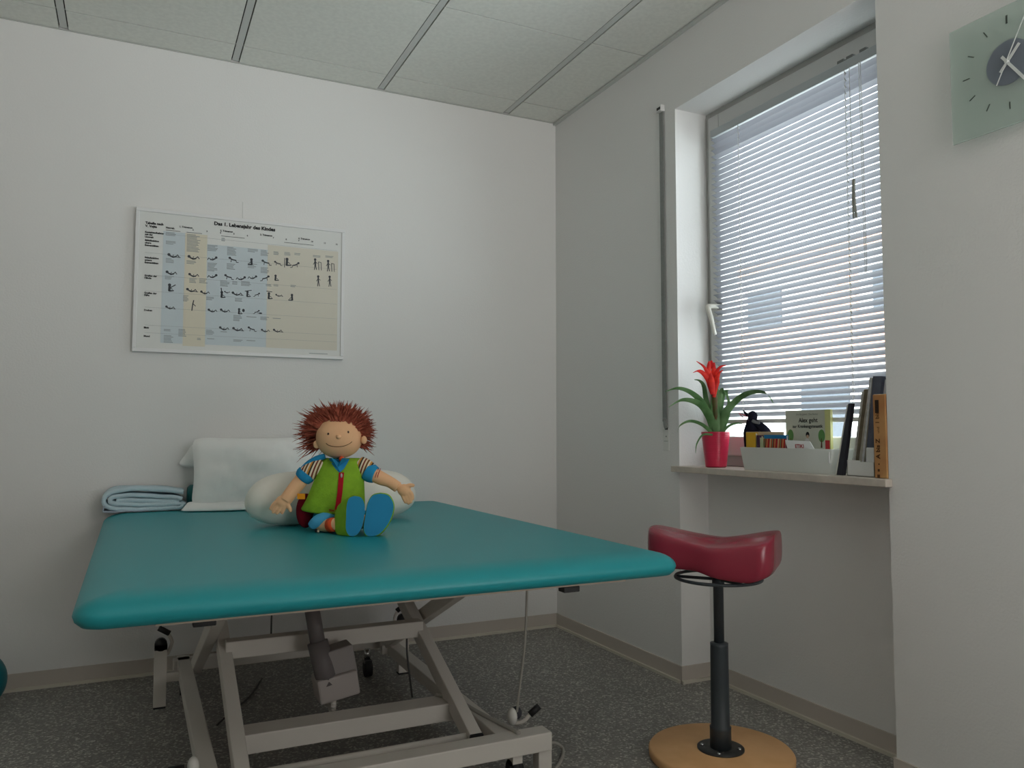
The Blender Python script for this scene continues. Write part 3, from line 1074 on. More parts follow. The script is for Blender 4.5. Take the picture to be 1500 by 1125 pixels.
TZ = TOPZ + 0.0015
# big front pillow leaning back
lean = math.radians(14)
Yd = Vector((0, math.sin(lean), math.cos(lean)))
Nd = Vector((0, -math.cos(lean), math.sin(lean)))
pl = thing('pillow', 'large white pillow leaning at the back wall behind the doll', 'pillow', (-1.43, -0.22, TZ))
bp = at(283, 742, 'y', -0.20)
m = MB()
pillow(m, Vector((bp.x - 0.012, -0.185, TZ + 0.004)), Vector((1, 0, 0)), Yd, Nd, 0.50, 0.285, 0.115, 2.0)
m.build('pillow_body', LINEN, pl)
m = MB()
fl = [at(262, 750, 'z', TZ + 0.002), at(300, 749, 'z', TZ + 0.002), at(332, 749, 'z', TZ + 0.002), at(362, 747, 'z', TZ + 0.002), at(410, 746, 'z', TZ + 0.002)]
rows = []
for j, (dz, dy, sh) in enumerate(((0.000, 0.0, 0.0), (0.007, -0.004, 0.004), (0.018, 0.010, 0.016), (0.028, 0.035, 0.026), (0.03, 0.06, 0.03))):
    rows.append([Vector((p.x + sh, p.y + dy + (0.004 if i % 2 else 0), TZ + 0.003 + dz * (1 + 0.2 * math.sin(i * 2.1)))) for i, p in enumerate(fl)])
vs = [p for r_ in rows for p in r_]
fs = [(j * 5 + i, j * 5 + i + 1, (j + 1) * 5 + i + 1, (j + 1) * 5 + i) for j in range(4) for i in range(4)]
m.add(vs, fs, True)
m.build('pillowcase_flap', LINEN, pl, solid=0.004, subsurf=2)
# second pillow behind it
p2 = at(257, 677, 'y', -0.05)
m = MB()
pillow(m, Vector((p2.x + 0.004, -0.030, p2.z - 0.016)), Vector((1, 0, -0.17)), Vector((0.62, 0, 1)), Vector((0, -1, 0)), 0.40, 0.095, 0.046, 5.0, pinch=0.03)
tag(m.build('pillow', LINEN), 'white pillow corner showing behind the larger pillow, near the wall', 'pillow')
# teal roll behind
p3 = at(272, 720, 'y', -0.075)
m = MB().tube([(p3.x + 0.006, -0.062, TZ + 0.046), (p3.x + 0.016, -0.062, TZ + 0.046), (p3.x + 0.45, -0.062, TZ + 0.046), (p3.x + 0.462, -0.062, TZ + 0.046)], [0.036, 0.046, 0.046, 0.036], 28)
tag(m.build('bolster', mat('dark_teal_vinyl', (18, 106, 106), 0.45, 0.4)), 'dark teal bolster roll hidden behind the white pillow beside the towels', 'cushion')

# folded towel: a spiral fold extruded
tw = thing('folded_towel', 'folded light blue towel at the far left corner of the table', 'towel', (-1.85, -0.09, TZ))
m = MB()


def fold(mb, path, y0, y1, th):
    """a cloth layer following a profile in the x-z plane from y0 to y1"""
    P_, _ = spline([Vector((x, 0, z)) for x, z in path], [0] * len(path), 7)
    n_ = len(P_)
    ny = 5
    vs_, fs_ = [], []
    for i in range(n_):
        for k in range(ny):
            y = y0 + (y1 - y0) * k / (ny - 1)
            wv = 0.0050 * noise.noise(Vector((P_[i].x * 19, y * 18, P_[i].z * 9)))
            vs_.append(Vector((P_[i].x, y, P_[i].z + wv)))
    for i in range(n_ - 1):
        for k in range(ny - 1):
            fs_.append((i * ny + k, i * ny + k + 1, (i + 1) * ny + k + 1, (i + 1) * ny + k))
    return mb.add(vs_, fs_, True)


tl = at(151, 735, 'y', -0.13).x
tz = TZ + 0.006


def X_(k):
    return tl + k * 0.955


path = [(X_(0.285), tz + 0.066), (X_(0.20), tz + 0.076), (X_(0.10), tz + 0.080), (X_(0.035), tz + 0.074), (X_(0.004), tz + 0.052), (X_(0.008), tz + 0.026), (X_(0.04), tz + 0.012), (X_(0.12), tz + 0.004), (X_(0.25), tz + 0.006), (X_(0.285), tz + 0.012),
        (X_(0.287), tz + 0.018), (X_(0.25), tz + 0.020), (X_(0.14), tz + 0.019), (X_(0.06), tz + 0.027), (X_(0.026), tz + 0.036), (X_(0.030), tz + 0.053), (X_(0.07), tz + 0.058), (X_(0.16), tz + 0.053), (X_(0.25), tz + 0.046), (X_(0.28), tz + 0.038)]
fold(m, path, -0.135, -0.025, 0.006)
path2 = [(X_(0.27), tz + 0.030), (X_(0.16), tz + 0.034), (X_(0.08), tz + 0.040), (X_(0.045), tz + 0.043)]
fold(m, path2, -0.133, -0.03, 0.006)
m.build('towel_layers', mat('blue_towel', (204, 224, 233), 0.95, 0.05, bump=0.3, bscale=120), tw, solid=0.0150)
m = MB()
fold(m, [(X_(0.004), tz + 0.022), (X_(0.001), tz + 0.008), (X_(0.006), tz + 0.001), (X_(0.06), tz - 0.001), (X_(0.16), tz - 0.001)], -0.139, -0.03, 0.004)
m.build('towel_edge', mat('grey_towel', (180, 190, 204), 0.95, 0.05), tw, solid=0.004)

# white neck roll behind the doll
bo = pt(398, 737, 2.50)
be = pt(575, 727, 2.74)
RB = 0.086
ax_ = Vector((be.x - bo.x, be.y - bo.y, 0))
Lr = ax_.length
ax_.normalize()
sd = Vector((-ax_.y, ax_.x, 0))
vs, fs = [], []
nl, ns = 40, 32
for i in range(nl + 1):
    t_ = i / nl
    s_ = -RB * 0.95 + (Lr + 1.9 * RB) * (0.5 - 0.5 * math.cos(PI * t_))
    e_ = abs(2 * (s_ + RB * 0.95) / (Lr + 1.9 * RB) - 1)
    r_ = RB * max(0.0, 1 - e_ ** 5.0) ** 0.5
    for k in range(ns):
        a = 2 * PI * k / ns
        wr = 1 + 0.035 * noise.noise(Vector((s_ * 7, math.cos(a) * 1.5, math.sin(a) * 1.5))) + 0.02 * noise.noise(Vector((s_ * 22, math.cos(a) * 3, math.sin(a) * 3)))
        zz = 0.85 * RB + 0.15 * r_ + r_ * wr * math.sin(a)
        zz = max(zz, 0.002)
        c0 = Vector((bo.x, bo.y, TZ)) + ax_ * s_
        vs.append(c0 + sd * (r_ * wr * math.cos(a)) + Vector((0, 0, zz)))
for i in range(nl):
    for k in range(ns):
        fs.append((i * ns + k, i * ns + (k + 1) % ns, (i + 1) * ns + (k + 1) % ns, (i + 1) * ns + k))
fs.append(tuple(range(ns)))
fs.append(tuple(nl * ns + k for k in range(ns)))
m = MB().add(vs, fs, True)
tag(m.build('bolster', mat('cream_cover', (240, 236, 226), 0.9, 0.1, bump=0.2, bscale=14)), 'off-white round bolster cushion lying behind the doll', 'cushion')

# ------------------------------------------------------------------ the rag doll
DW = 2.40                                      # depth of its chest
k_ = DW / FPX
rd = thing('rag_doll', 'boy rag doll with shaggy brown hair, green vest and blue soles, sitting', 'doll', tuple(at(505, 775, 'z', TZ)), 0)
SKIN = mat('doll_skin', (245, 193, 150), 0.9, 0.1, bump=0.08, bscale=200)
GREEN = mat('lime_felt', (146, 192, 56), 0.9, 0.1, var=0.06, scale=50, bump=0.1, bscale=200)
BLUE = mat('sky_blue_cloth', (48, 146, 196), 0.85, 0.1, bump=0.1, bscale=120)
SOLE = mat('blue_sole', (50, 146, 192), 0.75, 0.2)
REDC = mat('red_cloth', (180, 28, 44), 0.85, 0.15)
ORNG = mat('orange_cloth', (236, 92, 52), 0.85, 0.15)
FR = RT
FT = Vector((-FW.x, -FW.y, 0)).normalized()    # toward the viewer, level


def d(u, v, near=0.0):
    """doll point at photo position (u, v), near metres in front of its chest plane"""
    return pt(u, v, DW - near)


# head
hc = d(497, 640, 0.0)
hM = Matrix((FR, FT, Vector((0, 0, 1)))).transposed()      # local x right, y toward viewer, z up
HR = (33.5 * k_, 29 * k_, 31.5 * k_)
m = MB()
vs, fs = [], []
sg, rn = 40, 28
for i in range(rn + 1):
    th = PI * i / rn
    for k in range(sg):
        a = 2 * PI * k / sg
        q = Vector((math.sin(th) * math.cos(a), math.sin(th) * math.sin(a), math.cos(th)))
        fat = 1 + 0.05 * max(0, -q.z) * (1 if q.z > -0.8 else 0.6)
        vs.append(hc + hM @ Vector((q.x * HR[0] * fat, q.y * HR[1], q.z * HR[2])))
for i in range(rn):
    for k in range(sg):
        fs.append((i * sg + k, (i + 1) * sg + k, (i + 1) * sg + (k + 1) % sg, i * sg + (k + 1) % sg))
m.add(vs, fs, True)
m.build('head', SKIN, rd)


def onhead(u, v, out=0.0):
    """point of the face surface seen at (u, v)"""
    p = d(u, v, 0.0) - hc
    x, z = p.dot(FR), p.z
    y = HR[1] * math.sqrt(max(0.02, 1 - (x / HR[0]) ** 2 - (z / HR[2]) ** 2))
    return hc + FR * (x * (1 - 0.01)) + Vector((0, 0, z)) + FT * (y + out)


DKB = mat('eye_brown', (52, 30, 18), 0.3, 0.5)
for u, v in ((487, 635.5), (515, 633)):
    MB().ball(onhead(u, v, -0.0004), (1.5 * k_, 1.0 * k_, 1.8 * k_), 12, 8, hM).build('eye', DKB, rd)
MB().ball(onhead(502, 639.5, -0.002), (4.0 * k_, 4.2 * k_, 3.8 * k_), 14, 10, hM).build('nose', SKIN, rd)
m = MB().tube([onhead(u, v, -0.0002) for u, v in ((483.5, 649), (487, 651.5), (493, 653.3), (500, 653.8), (508, 653.2), (514, 651), (518, 648.5), (520, 646.5))], 0.55 * k_, 6, sub=4)
m.build('mouth', mat('mouth_thread', (96, 46, 26), 0.8, 0.1), rd)
for u, v in ((463.5, 651.0), (533, 644.5)):
    MB().ball(d(u, v, 0.016), (4.6 * k_, 3 * k_, 6 * k_), 12, 8, hM).build('ear', SKIN, rd)
# hair: many tapering tufts
random.seed(11)
m = MB()
cnt = 0
while cnt < 1150:
    q = Vector((random.gauss(0, 1), random.gauss(0, 1), random.gauss(0, 1))).normalized()
    if q.y > 0:
        hl = 0.72 - 0.55 * max(0, abs(q.x + 0.08) - 0.45) * 2.0      # hairline height on the face side
        if q.x > 0.5:
            hl += 0.16
        if q.z < hl and q.y > 0.12 + 0.3 * max(0, -q.z):
            continue
    if q.z < -0.35 or (q.z < 0.05 and q.y > -0.25 and abs(q.x) > 0.8):
        continue
    cnt += 1
    root = hc + hM @ Vector((q.x * HR[0] * 0.98, q.y * HR[1] * 0.98, q.z * HR[2] * 0.98))
    left = max(0.0, -q.x)
    top = max(0.0, q.z)
    ln = (10 + 20 * left ** 1.2 + 13 * top + 9 * max(0, q.x)) * random.uniform(0.55, 1.08) * k_
    dr = Vector((q.x, q.y, q.z * 0.9))
    dr += Vector((-0.55 * left + 0.15 * q.x, 0, 0.05 - 0.45 * left - 0.35 * max(0, q.x)))
    if q.y > 0.2:
        dr += Vector((-0.35 if q.x < 0.1 else 0.35, -0.3, 0.55))
        ln *= 0.85
    dr += Vector((random.gauss(0, 0.20), random.gauss(0, 0.20), random.gauss(0, 0.16)))
    dr.normalize()
    d3 = hM @ dr
    bend = hM @ Vector((random.gauss(0, 0.2), random.gauss(0, 0.2), random.gauss(-0.05, 0.2)))
    r0 = random.uniform(1.5, 2.6) * k_
    m.tube([root, root + d3 * ln * 0.5, root + d3 * ln + bend * ln * 0.3], [r0, r0 * 0.62, r0 * 0.06], 4, cap=False)
for _ in range(170):
    q = Vector((random.choice((-1, -1, 1)) * random.uniform(0.35, 1), random.uniform(-0.7, 0.0), random.uniform(-0.3, 0.95))).normalized()
    if q.z < 0.1 and q.y > -0.1 and abs(q.x) > 0.75:
        q.y -= 0.5
        q.normalize()
    root = hc + hM @ Vector((q.x * HR[0] * 0.97, q.y * HR[1] * 0.97, q.z * HR[2] * 0.97))
    ln = (22 + 16 * max(0, -q.x) + 6 * max(0, q.z)) * random.uniform(0.8, 1.15) * k_
    d3 = hM @ (Vector((q.x * 1.25, q.y * 0.5, q.z * 0.7 - 0.22)) + Vector((random.gauss(0, 0.16), 0, random.gauss(0, 0.2)))).normalized()
    m.tube([root, root + d3 * ln * 0.5, root + d3 * ln + Vector((0, 0, random.gauss(-0.04, 0.12))) * ln], [1.3 * k_, 0.8 * k_, 0.12 * k_], 4, cap=False)
m.ball(hc + hM @ Vector((0, -0.16 * HR[1], 0.12 * HR[2])), (HR[0] * 1.0, HR[1] * 0.98, HR[2] * 1.0), 28, 18, hM)
m.build('hair', mat('brown_plush', (176, 96, 76), 0.85, 0.15, rgb2=(136, 66, 52), scale=60), rd)

# torso in the vest: stacked cross sections (left u, right u, v, thickness px, near)
secs = [(474, 527, 671, 10, -0.01), (470, 531, 677, 15, 0.0), (467, 532, 688, 20, 0.004), (461, 533, 703, 23, 0.008), (455, 533.5, 718, 25, 0.010), (449, 534, 732, 26, 0.012), (442, 534, 744, 27, 0.014), (443, 533, 746.5, 26, 0.012)]


def body(mb, secs, n_=40, tilt_=None, pw=0.75):
    vs_, fs_ = [], []
    for ul, ur, v, th, nr in secs:
        for k in range(n_):
            a = 2 * PI * k / n_
            cu, su = math.cos(a), math.sin(a)
            u = (ul + ur) / 2 + (ur - ul) / 2 * math.copysign(abs(cu) ** pw, cu)
            vv = v + (4.5 * (1 - abs(cu)) if tilt_ and v > 740 else 0)
            base = d(u, vv, nr)
            vs_.append(base + FT * (th * k_ * math.copysign(abs(su) ** 0.9, su)))
    ns_ = len(secs)
    for i in range(ns_ - 1):
        for k in range(n_):
            fs_.append((i * n_ + k, i * n_ + (k + 1) % n_, (i + 1) * n_ + (k + 1) % n_, (i + 1) * n_ + k))
    fs_.append(tuple(range(n_)))
    fs_.append(tuple((ns_ - 1) * n_ + k for k in range(n_)))
    return mb.add(vs_, fs_, True)


m = MB()
body(m, secs, tilt_=True)
m.build('vest', GREEN, rd)
# front surface of the vest


def onvest(u, v, out=0.0):
    for (a, b) in zip(secs, secs[1:]):
        if a[2] <= v <= b[2] or b is secs[-1]:
            t_ = min(1, max(0, (v - a[2]) / (b[2] - a[2])))
            ul, ur, th, nr = (a[i] * (1 - t_) + b[i] * t_ for i in (0, 1, 3, 4))
            break
    c0 = max(-1, min(1, (u - (ul + ur) / 2) / ((ur - ul) / 2)))
    cu = abs(c0) ** (1 / 0.75)
    su = math.sqrt(max(0.0, 1 - cu * cu)) ** 0.9
    return d(u, v, nr) + FT * (th * k_ * su + out)


m = MB()
grid = []
NEC = [(484, 671.5), (490, 679), (496, 686), (502, 691.5), (508, 686), (512, 678), (514.5, 671.5)]
m.add([onvest(u, v, 0.0022) for u, v in NEC] + [onvest(499, 671.5, 0.004), onvest(501, 679, 0.005)], [(0, 1, 8, 7), (1, 2, 8), (2, 3, 8), (3, 4, 8), (4, 5, 8), (5, 6, 7, 8)], True)
m.build('shirt_front', BLUE, rd)
m = MB()
m.add([onvest(u, v, o_) for u, v, o_ in ((485, 672, .004), (500, 684, .006), (503, 679, .008), (493, 670, .006))], [(0, 1, 2, 3)])
m.add([onvest(u, v, o_) for u, v, o_ in ((513.5, 672, .005), (503, 690, .006), (499, 683, .008), (508, 670, .007))], [(0, 1, 2, 3)])
m.build('shirt_collar', BLUE, rd, solid=0.002)
MB().ball(onvest(504.5, 672, 0.018), 4.2 * k_, 12, 8).build('neck_knot', ORNG, rd)
m = MB()
zl = [(505, 691), (504.5, 705), (503.5, 720), (501.5, 735), (500, 744)]
vs = []
for u, v in zl:
    vs += [onvest(u - 3.6, v, 0.0028), onvest(u + 3.6, v, 0.0028)]
m.add(vs, [(2 * i, 2 * i + 1, 2 * i + 3, 2 * i + 2) for i in range(4)])
m.build('zip', REDC, rd, solid=0.0015)
MB().box(-1, 1, -1, 1, -1, 1)
m = MB().ball(onvest(505.2, 695.5, 0.004), (1.6 * k_, 1.2 * k_, 3.4 * k_), 10, 8, hM)
m.build('zip_pull', mat('zip_metal', (200, 200, 198), 0.3, 0.5, metal=0.7), rd)
for v in (744.5, 746, 747.5):
    MB().tube([onvest(488.5, v - 0.8, 0.003), onvest(496, v + 0.3, 0.003)], 0.45 * k_, 5).build('vest_stitching', REDC, rd)
# striped shirt sleeves with blue cuffs
STR = stripe_mat('striped_shirt', [(232, 214, 180), (120, 84, 50), (236, 222, 196), (214, 150, 70), (70, 62, 56), (238, 226, 200), (130, 60, 50)], (RT * 1.0 + Vector((0, 0, -0.35))).normalized(), 30)
m = MB().tube([d(474, 679, 0.0), d(464, 685, 0.006), d(454, 691, 0.012), d(446, 697, 0.014)], [11 * k_, 13.5 * k_, 13.5 * k_, 12 * k_], 20, sub=4)
m.build('sleeve', STR, rd)
m = MB().tube([d(450, 692.5, 0.014), d(446.5, 697, 0.015), d(443, 701, 0.015)], [13.8 * k_, 14.2 * k_, 12.2 * k_], 20, sub=3)
m.tube([d(476, 668, 0.010), d(465, 672, 0.012), d(453, 679, 0.014), d(444, 688, 0.016)], [4.0 * k_, 5.0 * k_, 5.0 * k_, 5 * k_], 10, sub=4)
m.build('sleeve_cuff', BLUE, rd)
m = MB().tube([d(526, 677, 0.0), d(534, 684, 0.004), d(540, 690, 0.006)], [10 * k_, 13 * k_, 13.5 * k_], 20, sub=4)
m.build('sleeve', STR, rd)
m = MB().tube([d(538, 690, 0.006), d(544, 693.5, 0.008), d(550, 696, 0.010)], [14.2 * k_, 14.0 * k_, 12 * k_], 20, sub=3)
m.build('sleeve_cuff', BLUE, rd)
for du in (0, 3.2):
    pa = Vector(d(552.5 + du, 697, 0.010))
    m = MB().tube([pa + Vector((0, 0, 10.5 * k_)) + FT * 0.004 + FR * 0.004, pa + FT * 0.0228 + Vector((0, 0, 2 * k_)), pa + FT * 0.014 - Vector((0, 0, 7 * k_)) - FR * 0.006], 0.5 * k_, 5, sub=3)
    m.build('arm_stitching', REDC, rd)
# arms and hands (one soft surface each)
m = MB()
m.tube([d(447, 695, 0.014), d(439, 706, 0.018), d(430, 717, 0.028), d(423, 726, 0.036), d(418, 733, 0.040)], [10.5 * k_, 10.5 * k_, 9.8 * k_, 9.5 * k_, 9 * k_], 16, sub=4)
m.ball(d(414, 735, 0.042), (10.5 * k_, 6.5 * k_, 9.5 * k_), 16, 12, hM)
for pts_, r_ in (([(407, 733), (401, 739), (396.5, 745)], 3.1), ([(410, 738), (404, 745), (400.5, 750)], 3.1), ([(414, 740), (409, 747), (406, 751.5)], 3.1), ([(418, 741), (415, 747), (413.5, 751)], 3.0), ([(420, 737), (424, 744), (425.5, 748)], 3.3)):
    m.tube([d(u, v, 0.046) for u, v in pts_], [r_ * k_, r_ * k_, r_ * 0.8 * k_], 10, sub=3)
    m.ball(d(pts_[-1][0], pts_[-1][1], 0.046), r_ * 0.85 * k_, 8, 6)
m.build('arm', SKIN, rd, remesh=0.0022, smooth=3)
m = MB()
m.tube([d(547, 695, 0.010), d(559, 701, 0.012), d(571, 706, 0.016), d(583, 714, 0.020)], [10.5 * k_, 10 * k_, 8.2 * k_, 8.2 * k_], 16, sub=4)
m.ball(d(592, 718, 0.024), (10 * k_, 6.5 * k_, 9 * k_), 16, 12, hM)
for pts_, r_ in (([(594, 713), (600, 711), (605, 711)], 3.3), ([(599, 719), (603, 724), (604.5, 730)], 3.1), ([(597, 722), (601, 729), (602, 735)], 3.0), ([(593, 724), (597, 731), (598.5, 737)], 3.0), ([(589, 724), (592, 731), (594, 735.5)], 2.9)):
    m.tube([d(u, v, 0.026) for u, v in pts_], [r_ * k_, r_ * k_, r_ * 0.8 * k_], 10, sub=3)
    m.ball(d(pts_[-1][0], pts_[-1][1], 0.026), r_ * 0.85 * k_, 8, 6)
m.build('arm', SKIN, rd, remesh=0.0022, smooth=3)
# trousers, legs, socks, shoes
m = MB()
m.tube([d(488, 757, -0.01), d(482, 760, 0.03), d(476, 764, 0.055), d(472, 766, 0.065)], [16 * k_, 14.5 * k_, 13.5 * k_, 13 * k_], 20, sub=4)
m.tube([d(516, 757, -0.01), d(524, 760, 0.03), d(532, 761, 0.07)], [16 * k_, 14.5 * k_, 13 * k_], 20, sub=4)
m.ball(d(490, 756, -0.02), (38 * k_, 24 * k_, 17 * k_), 24, 14, hM)
m.build('trousers', BLUE, rd, remesh=0.003, smooth=4)
for P3 in ([d(467, 767, 0.045), d(480, 769, 0.070), d(495, 767, 0.102)], [d(530, 764, 0.06), d(540, 764, 0.09), d(546, 764, 0.11)]):
    MB().tube(P3, [10.0 * k_, 9.6 * k_, 9.0 * k_], 18, sub=4).build('leg', SKIN, rd)
m = MB()
m.tube([d(484.5, 769.3, 0.080), d(492.5, 768, 0.098)], [10.4 * k_, 10.2 * k_], 18)
m.build('sock', ORNG, rd)
m = MB()
m.tube([d(457, 770, 0.062), d(464, 764, 0.068), d(474, 759, 0.066), d(488, 753, 0.050)], [6.5 * k_, 8.5 * k_, 8.5 * k_, 6 * k_], 14, sub=4)
m.build('trouser_cuff', mat('light_blue_cloth', (84, 172, 216), 0.85, 0.1), rd)


def shoe(pts, nr, drift, vz, deep):
    """a felt shoe seen from below: outline of the sole, body going back from it"""
    cu_, cv_ = sum(p[0] for p in pts) / len(pts), sum(p[1] for p in pts) / len(pts)
    P_, _ = spline([Vector((p[0], p[1], 0)) for p in pts + pts[:1]], [0] * (len(pts) + 1), 6)
    P_ = P_[:-1]
    n_ = len(P_)
    lay = [(1.0, 0.0, 0, 0), (1.05, 0.006, drift * 0.06, 0), (1.0, 0.020, drift * 0.35, vz * 0.3), (0.84, 0.040, drift * 0.72, vz * 0.7), (0.5, deep, drift, vz)]
    vs_, fs_ = [], []
    for sc, back, du, dv in lay:
        for p in P_:
            vs_.append(d(cu_ + (p.x - cu_) * sc + du, cv_ + (p.y - cv_) * sc + dv, nr - back))
    for i in range(len(lay) - 1):
        for k in range(n_):
            fs_.append((i * n_ + k, i * n_ + (k + 1) % n_, (i + 1) * n_ + (k + 1) % n_, (i + 1) * n_ + k))
    fs_.append(tuple((len(lay) - 1) * n_ + k for k in range(n_)))
    fs_.append(tuple(range(n_)))
    o_ = MB().add(vs_, fs_, True).build('shoe', GREEN, rd)
    s2 = []
    for off in (0.003, -0.001):
        for p in P_:
            s2.append(d(p.x, p.y, nr + off))
    f2 = [tuple(range(n_)), tuple(range(2 * n_ - 1, n_ - 1, -1))] + [(k, (k + 1) % n_, n_ + (k + 1) % n_, n_ + k) for k in range(n_)]
    so = MB().add(s2, f2).build('sole', SOLE, rd)
    so.parent = o_
    return o_


shoe([(519, 726.5), (529, 729), (534, 740), (533.5, 756), (530, 772), (523, 783), (513, 785), (507, 776), (507, 758), (508, 740), (511.5, 730)], 0.155, -24, 9, 0.058)
shoe([(557, 723), (569, 726), (576, 738), (575, 752), (568, 768), (557, 781), (546, 785.5), (536, 783), (533, 772), (536, 752), (539, 737), (546, 726)], 0.150, 4, 4, 0.065)
# red pouch at the hip with its tag, and the bead on the trouser cuff
m = MB().ball(d(448, 748, 0.0), (14 * k_, 13 * k_, 25 * k_), 20, 14, hM)
m.build('hip_pouch', mat('dark_red_cloth', (122, 24, 38), 0.9, 0.1, bump=0.1), rd)
a = d(442, 727, 0.034)
m = MB().hexa([a + FR * x * k_ + Vector((0, 0, z * k_)) for x, z in ((-6, -4), (5, -4), (5, 4), (-6, 4))], [a + FT * 0.004 + FR * x * k_ + Vector((0, 0, z * k_)) for x, z in ((-6, -4), (5, -4), (5, 4), (-6, 4))])
m.build('pouch_tag', mat('amber_cloth', (238, 156, 40), 0.8, 0.1), rd)
m = MB().ball(d(464.5, 777.5, 0.060), 3.4 * k_, 12, 8)
m.m = 1
m.ball(d(466.3, 778, 0.0655), 1.8 * k_, 10, 8)
m.build('cuff_bead', [BLACK, mat('bead_white', (226, 210, 180), 0.5, 0.3)], rd)

# ------------------------------------------------------------------ bromeliad in red pot on the sill
PXc = 0.045
pb = at(1048.5, 660, 'x', PXc)
WD = (pb - CAM).dot(FW)
kp = WD / FPX
pot = thing('potted_bromeliad', 'bromeliad with red flower in ribbed red pot on the sill', 'plant', (PXc, pb.y, ZS))
PH = 0.128
rt, rb = 20.6 * kp, 15.0 * kp
prof = [(0.0, 0.0), (rb - 0.003, 0.0), (rb, 0.003)]
for k in range(1, 60):
    t_ = k / 60
    rr = rb + (rt - rb) * t_
    rip = 0.0006 * math.sin(t_ * 2 * PI * 20) if t_ > 0.22 else 0
    prof.append((rr + rip, PH * t_))
prof += [(rt, PH), (rt - 0.002, PH + 0.001), (rt - 0.004, PH - 0.004), (rt - 0.005, PH - 0.012), (0.0, PH - 0.012)]
m = MB().lathe(prof, (PXc, pb.y, ZS), 48)
m.build('pot', mat('red_glaze', (206, 44, 78), 0.28, 0.5), pot)
MB().lathe([(0, PH - 0.0115), (rt - 0.006, PH - 0.0115), (rt - 0.006, PH - 0.009), (0, PH - 0.007)], (PXc, pb.y, ZS), 24).build('soil', mat('potting_soil', (58, 44, 34), 0.95, 0.05), pot)


def g(u, v, near=0.0):
    p = pt(u, v, WD - near)
    return at(u, v, 'x', 0.088 + near * 0.1) if p.x > 0.09 else p


LEAF = mat('leaf_green', (74, 116, 66), 0.4, 0.4, rgb2=(116, 154, 104), scale=18)
m = MB()
leafs = [
    ([(1047, 636), (1032, 596), (1015, 577), (994, 569), (974, 574)], [4.5, 5.0, 3.8, 2.6, 0.4], 0.00, 0.06),
    ([(1049, 636), (1037, 606), (1023, 591), (1000, 586), (979, 597)], [5.5, 6.0, 4.6, 2.8, 0.4], 0.02, 0.09),
    ([(1046, 638), (1030, 623), (1012, 617), (997, 623), (992, 634)], [2.6, 2.6, 2.2, 1.6, 0.3], 0.03, 0.09),
    ([(1044, 637), (1030, 637), (1021, 650), (1019, 664)], [1.6, 1.6, 1.3, 0.3], 0.05, 0.07),
    ([(1052, 636), (1062, 607), (1079, 586), (1100, 575), (1121, 576), (1133, 591)], [4.6, 5.6, 4.6, 3.4, 2.4, 0.4], 0.02, 0.04),
    ([(1053, 637), (1060, 612), (1068, 597), (1078, 589)], [4.0, 6.5, 5.0, 1.0], 0.0, 0.02),
    ([(1050, 634), (1049, 605), (1049, 585), (1051, 568)], [4.0, 6.5, 6.0, 1.0], -0.02, -0.03),
    ([(1051, 620), (1053, 590), (1057, 573), (1063, 573), (1067, 590)], [3.0, 4.2, 3.6, 2.6, 0.4], -0.02, -0.04),
    ([(1053, 625), (1056, 592), (1061, 576), (1068, 571)], [3.0, 4.0, 3.0, 0.5], -0.03, -0.05),
    ([(1056, 637), (1066, 625), (1078, 620), (1088, 621)], [1.8, 1.8, 1.4, 0.3], 0.02, 0.05),
    ([(1046, 620), (1035, 588), (1031, 566), (1025, 558), (1017, 556)], [3.0, 3.8, 3.0, 1.8, 0.4], -0.01, 0.0),
    ([(1050, 637), (1048, 612), (1046, 590), (1044, 574)], [4.0, 6.0, 5.0, 1.0], 0.035, 0.03),
    ([(1056, 637), (1064, 610), (1068, 595), (1066, 580)], [3.0, 4.6, 3.2, 0.6], -0.02, -0.05),
]
for pts_, ws, n0, n1 in leafs:
    q = len(pts_)
    P_ = [g(u, v, n0 + (n1 - n0) * i / (q - 1)) for i, (u, v) in enumerate(pts_)]
    tdir = (P_[-1] - P_[0]).normalized()
    side = (tdir.cross(FW) + FW * 0.35).normalized()
    m.ribbon(P_, [x * kp for x in ws], side, 0.25, 8)
m.build('leaves', LEAF, pot)
MB().tube([g(1050, 630, 0.02), g(1048, 605, 0.025), g(1046, 580, 0.025), g(1042, 556, 0.025)], [4.5 * kp, 4.2 * kp, 4.5 * kp, 3.5 * kp], 12, sub=5).build('flower_stem', mat('stem_bronze', (98, 70, 44), 0.5, 0.3, rgb2=(74, 92, 46), scale=30), pot)
m = MB()
bracts = [
    ([(1043, 576), (1040, 562), (1038, 546), (1039, 529)], [2.6, 4.4, 4.4, 1.2], 0.030),
    ([(1045, 576), (1046, 560), (1046, 546), (1046, 531)], [2.6, 4.2, 4.0, 1.0], 0.026),
    ([(1042, 562), (1040, 552), (1035, 543), (1030, 536), (1020, 529)], [2.6, 3.4, 2.6, 1.6, 0.3], 0.034),
    ([(1045, 562), (1047, 552), (1051, 543), (1056, 537), (1064, 535)], [2.6, 3.4, 2.6, 1.6, 0.3], 0.034),
    ([(1042, 568), (1037, 555), (1030, 546), (1024, 543), (1015, 546)], [2.6, 3.6, 2.6, 1.5, 0.3], 0.042),
    ([(1043, 572), (1039, 560), (1034, 552), (1027, 546), (1021, 544)], [2.8, 3.8, 3.0, 1.6, 0.4], 0.048),
    ([(1045, 572), (1048, 560), (1051, 552), (1054, 546), (1059, 542)], [2.8, 3.8, 3.0, 1.6, 0.4], 0.044),
    ([(1044, 578), (1043, 566), (1042, 556), (1041, 546)], [2.8, 4.6, 4.2, 0.8], 0.052),
    ([(1046, 582), (1048, 570), (1051, 560), (1052, 551)], [2.2, 3.2, 3.0, 0.8], 0.046),
    ([(1043, 540), (1042, 533), (1042, 528)], [3.6, 3.2, 1.0], 0.020),
]
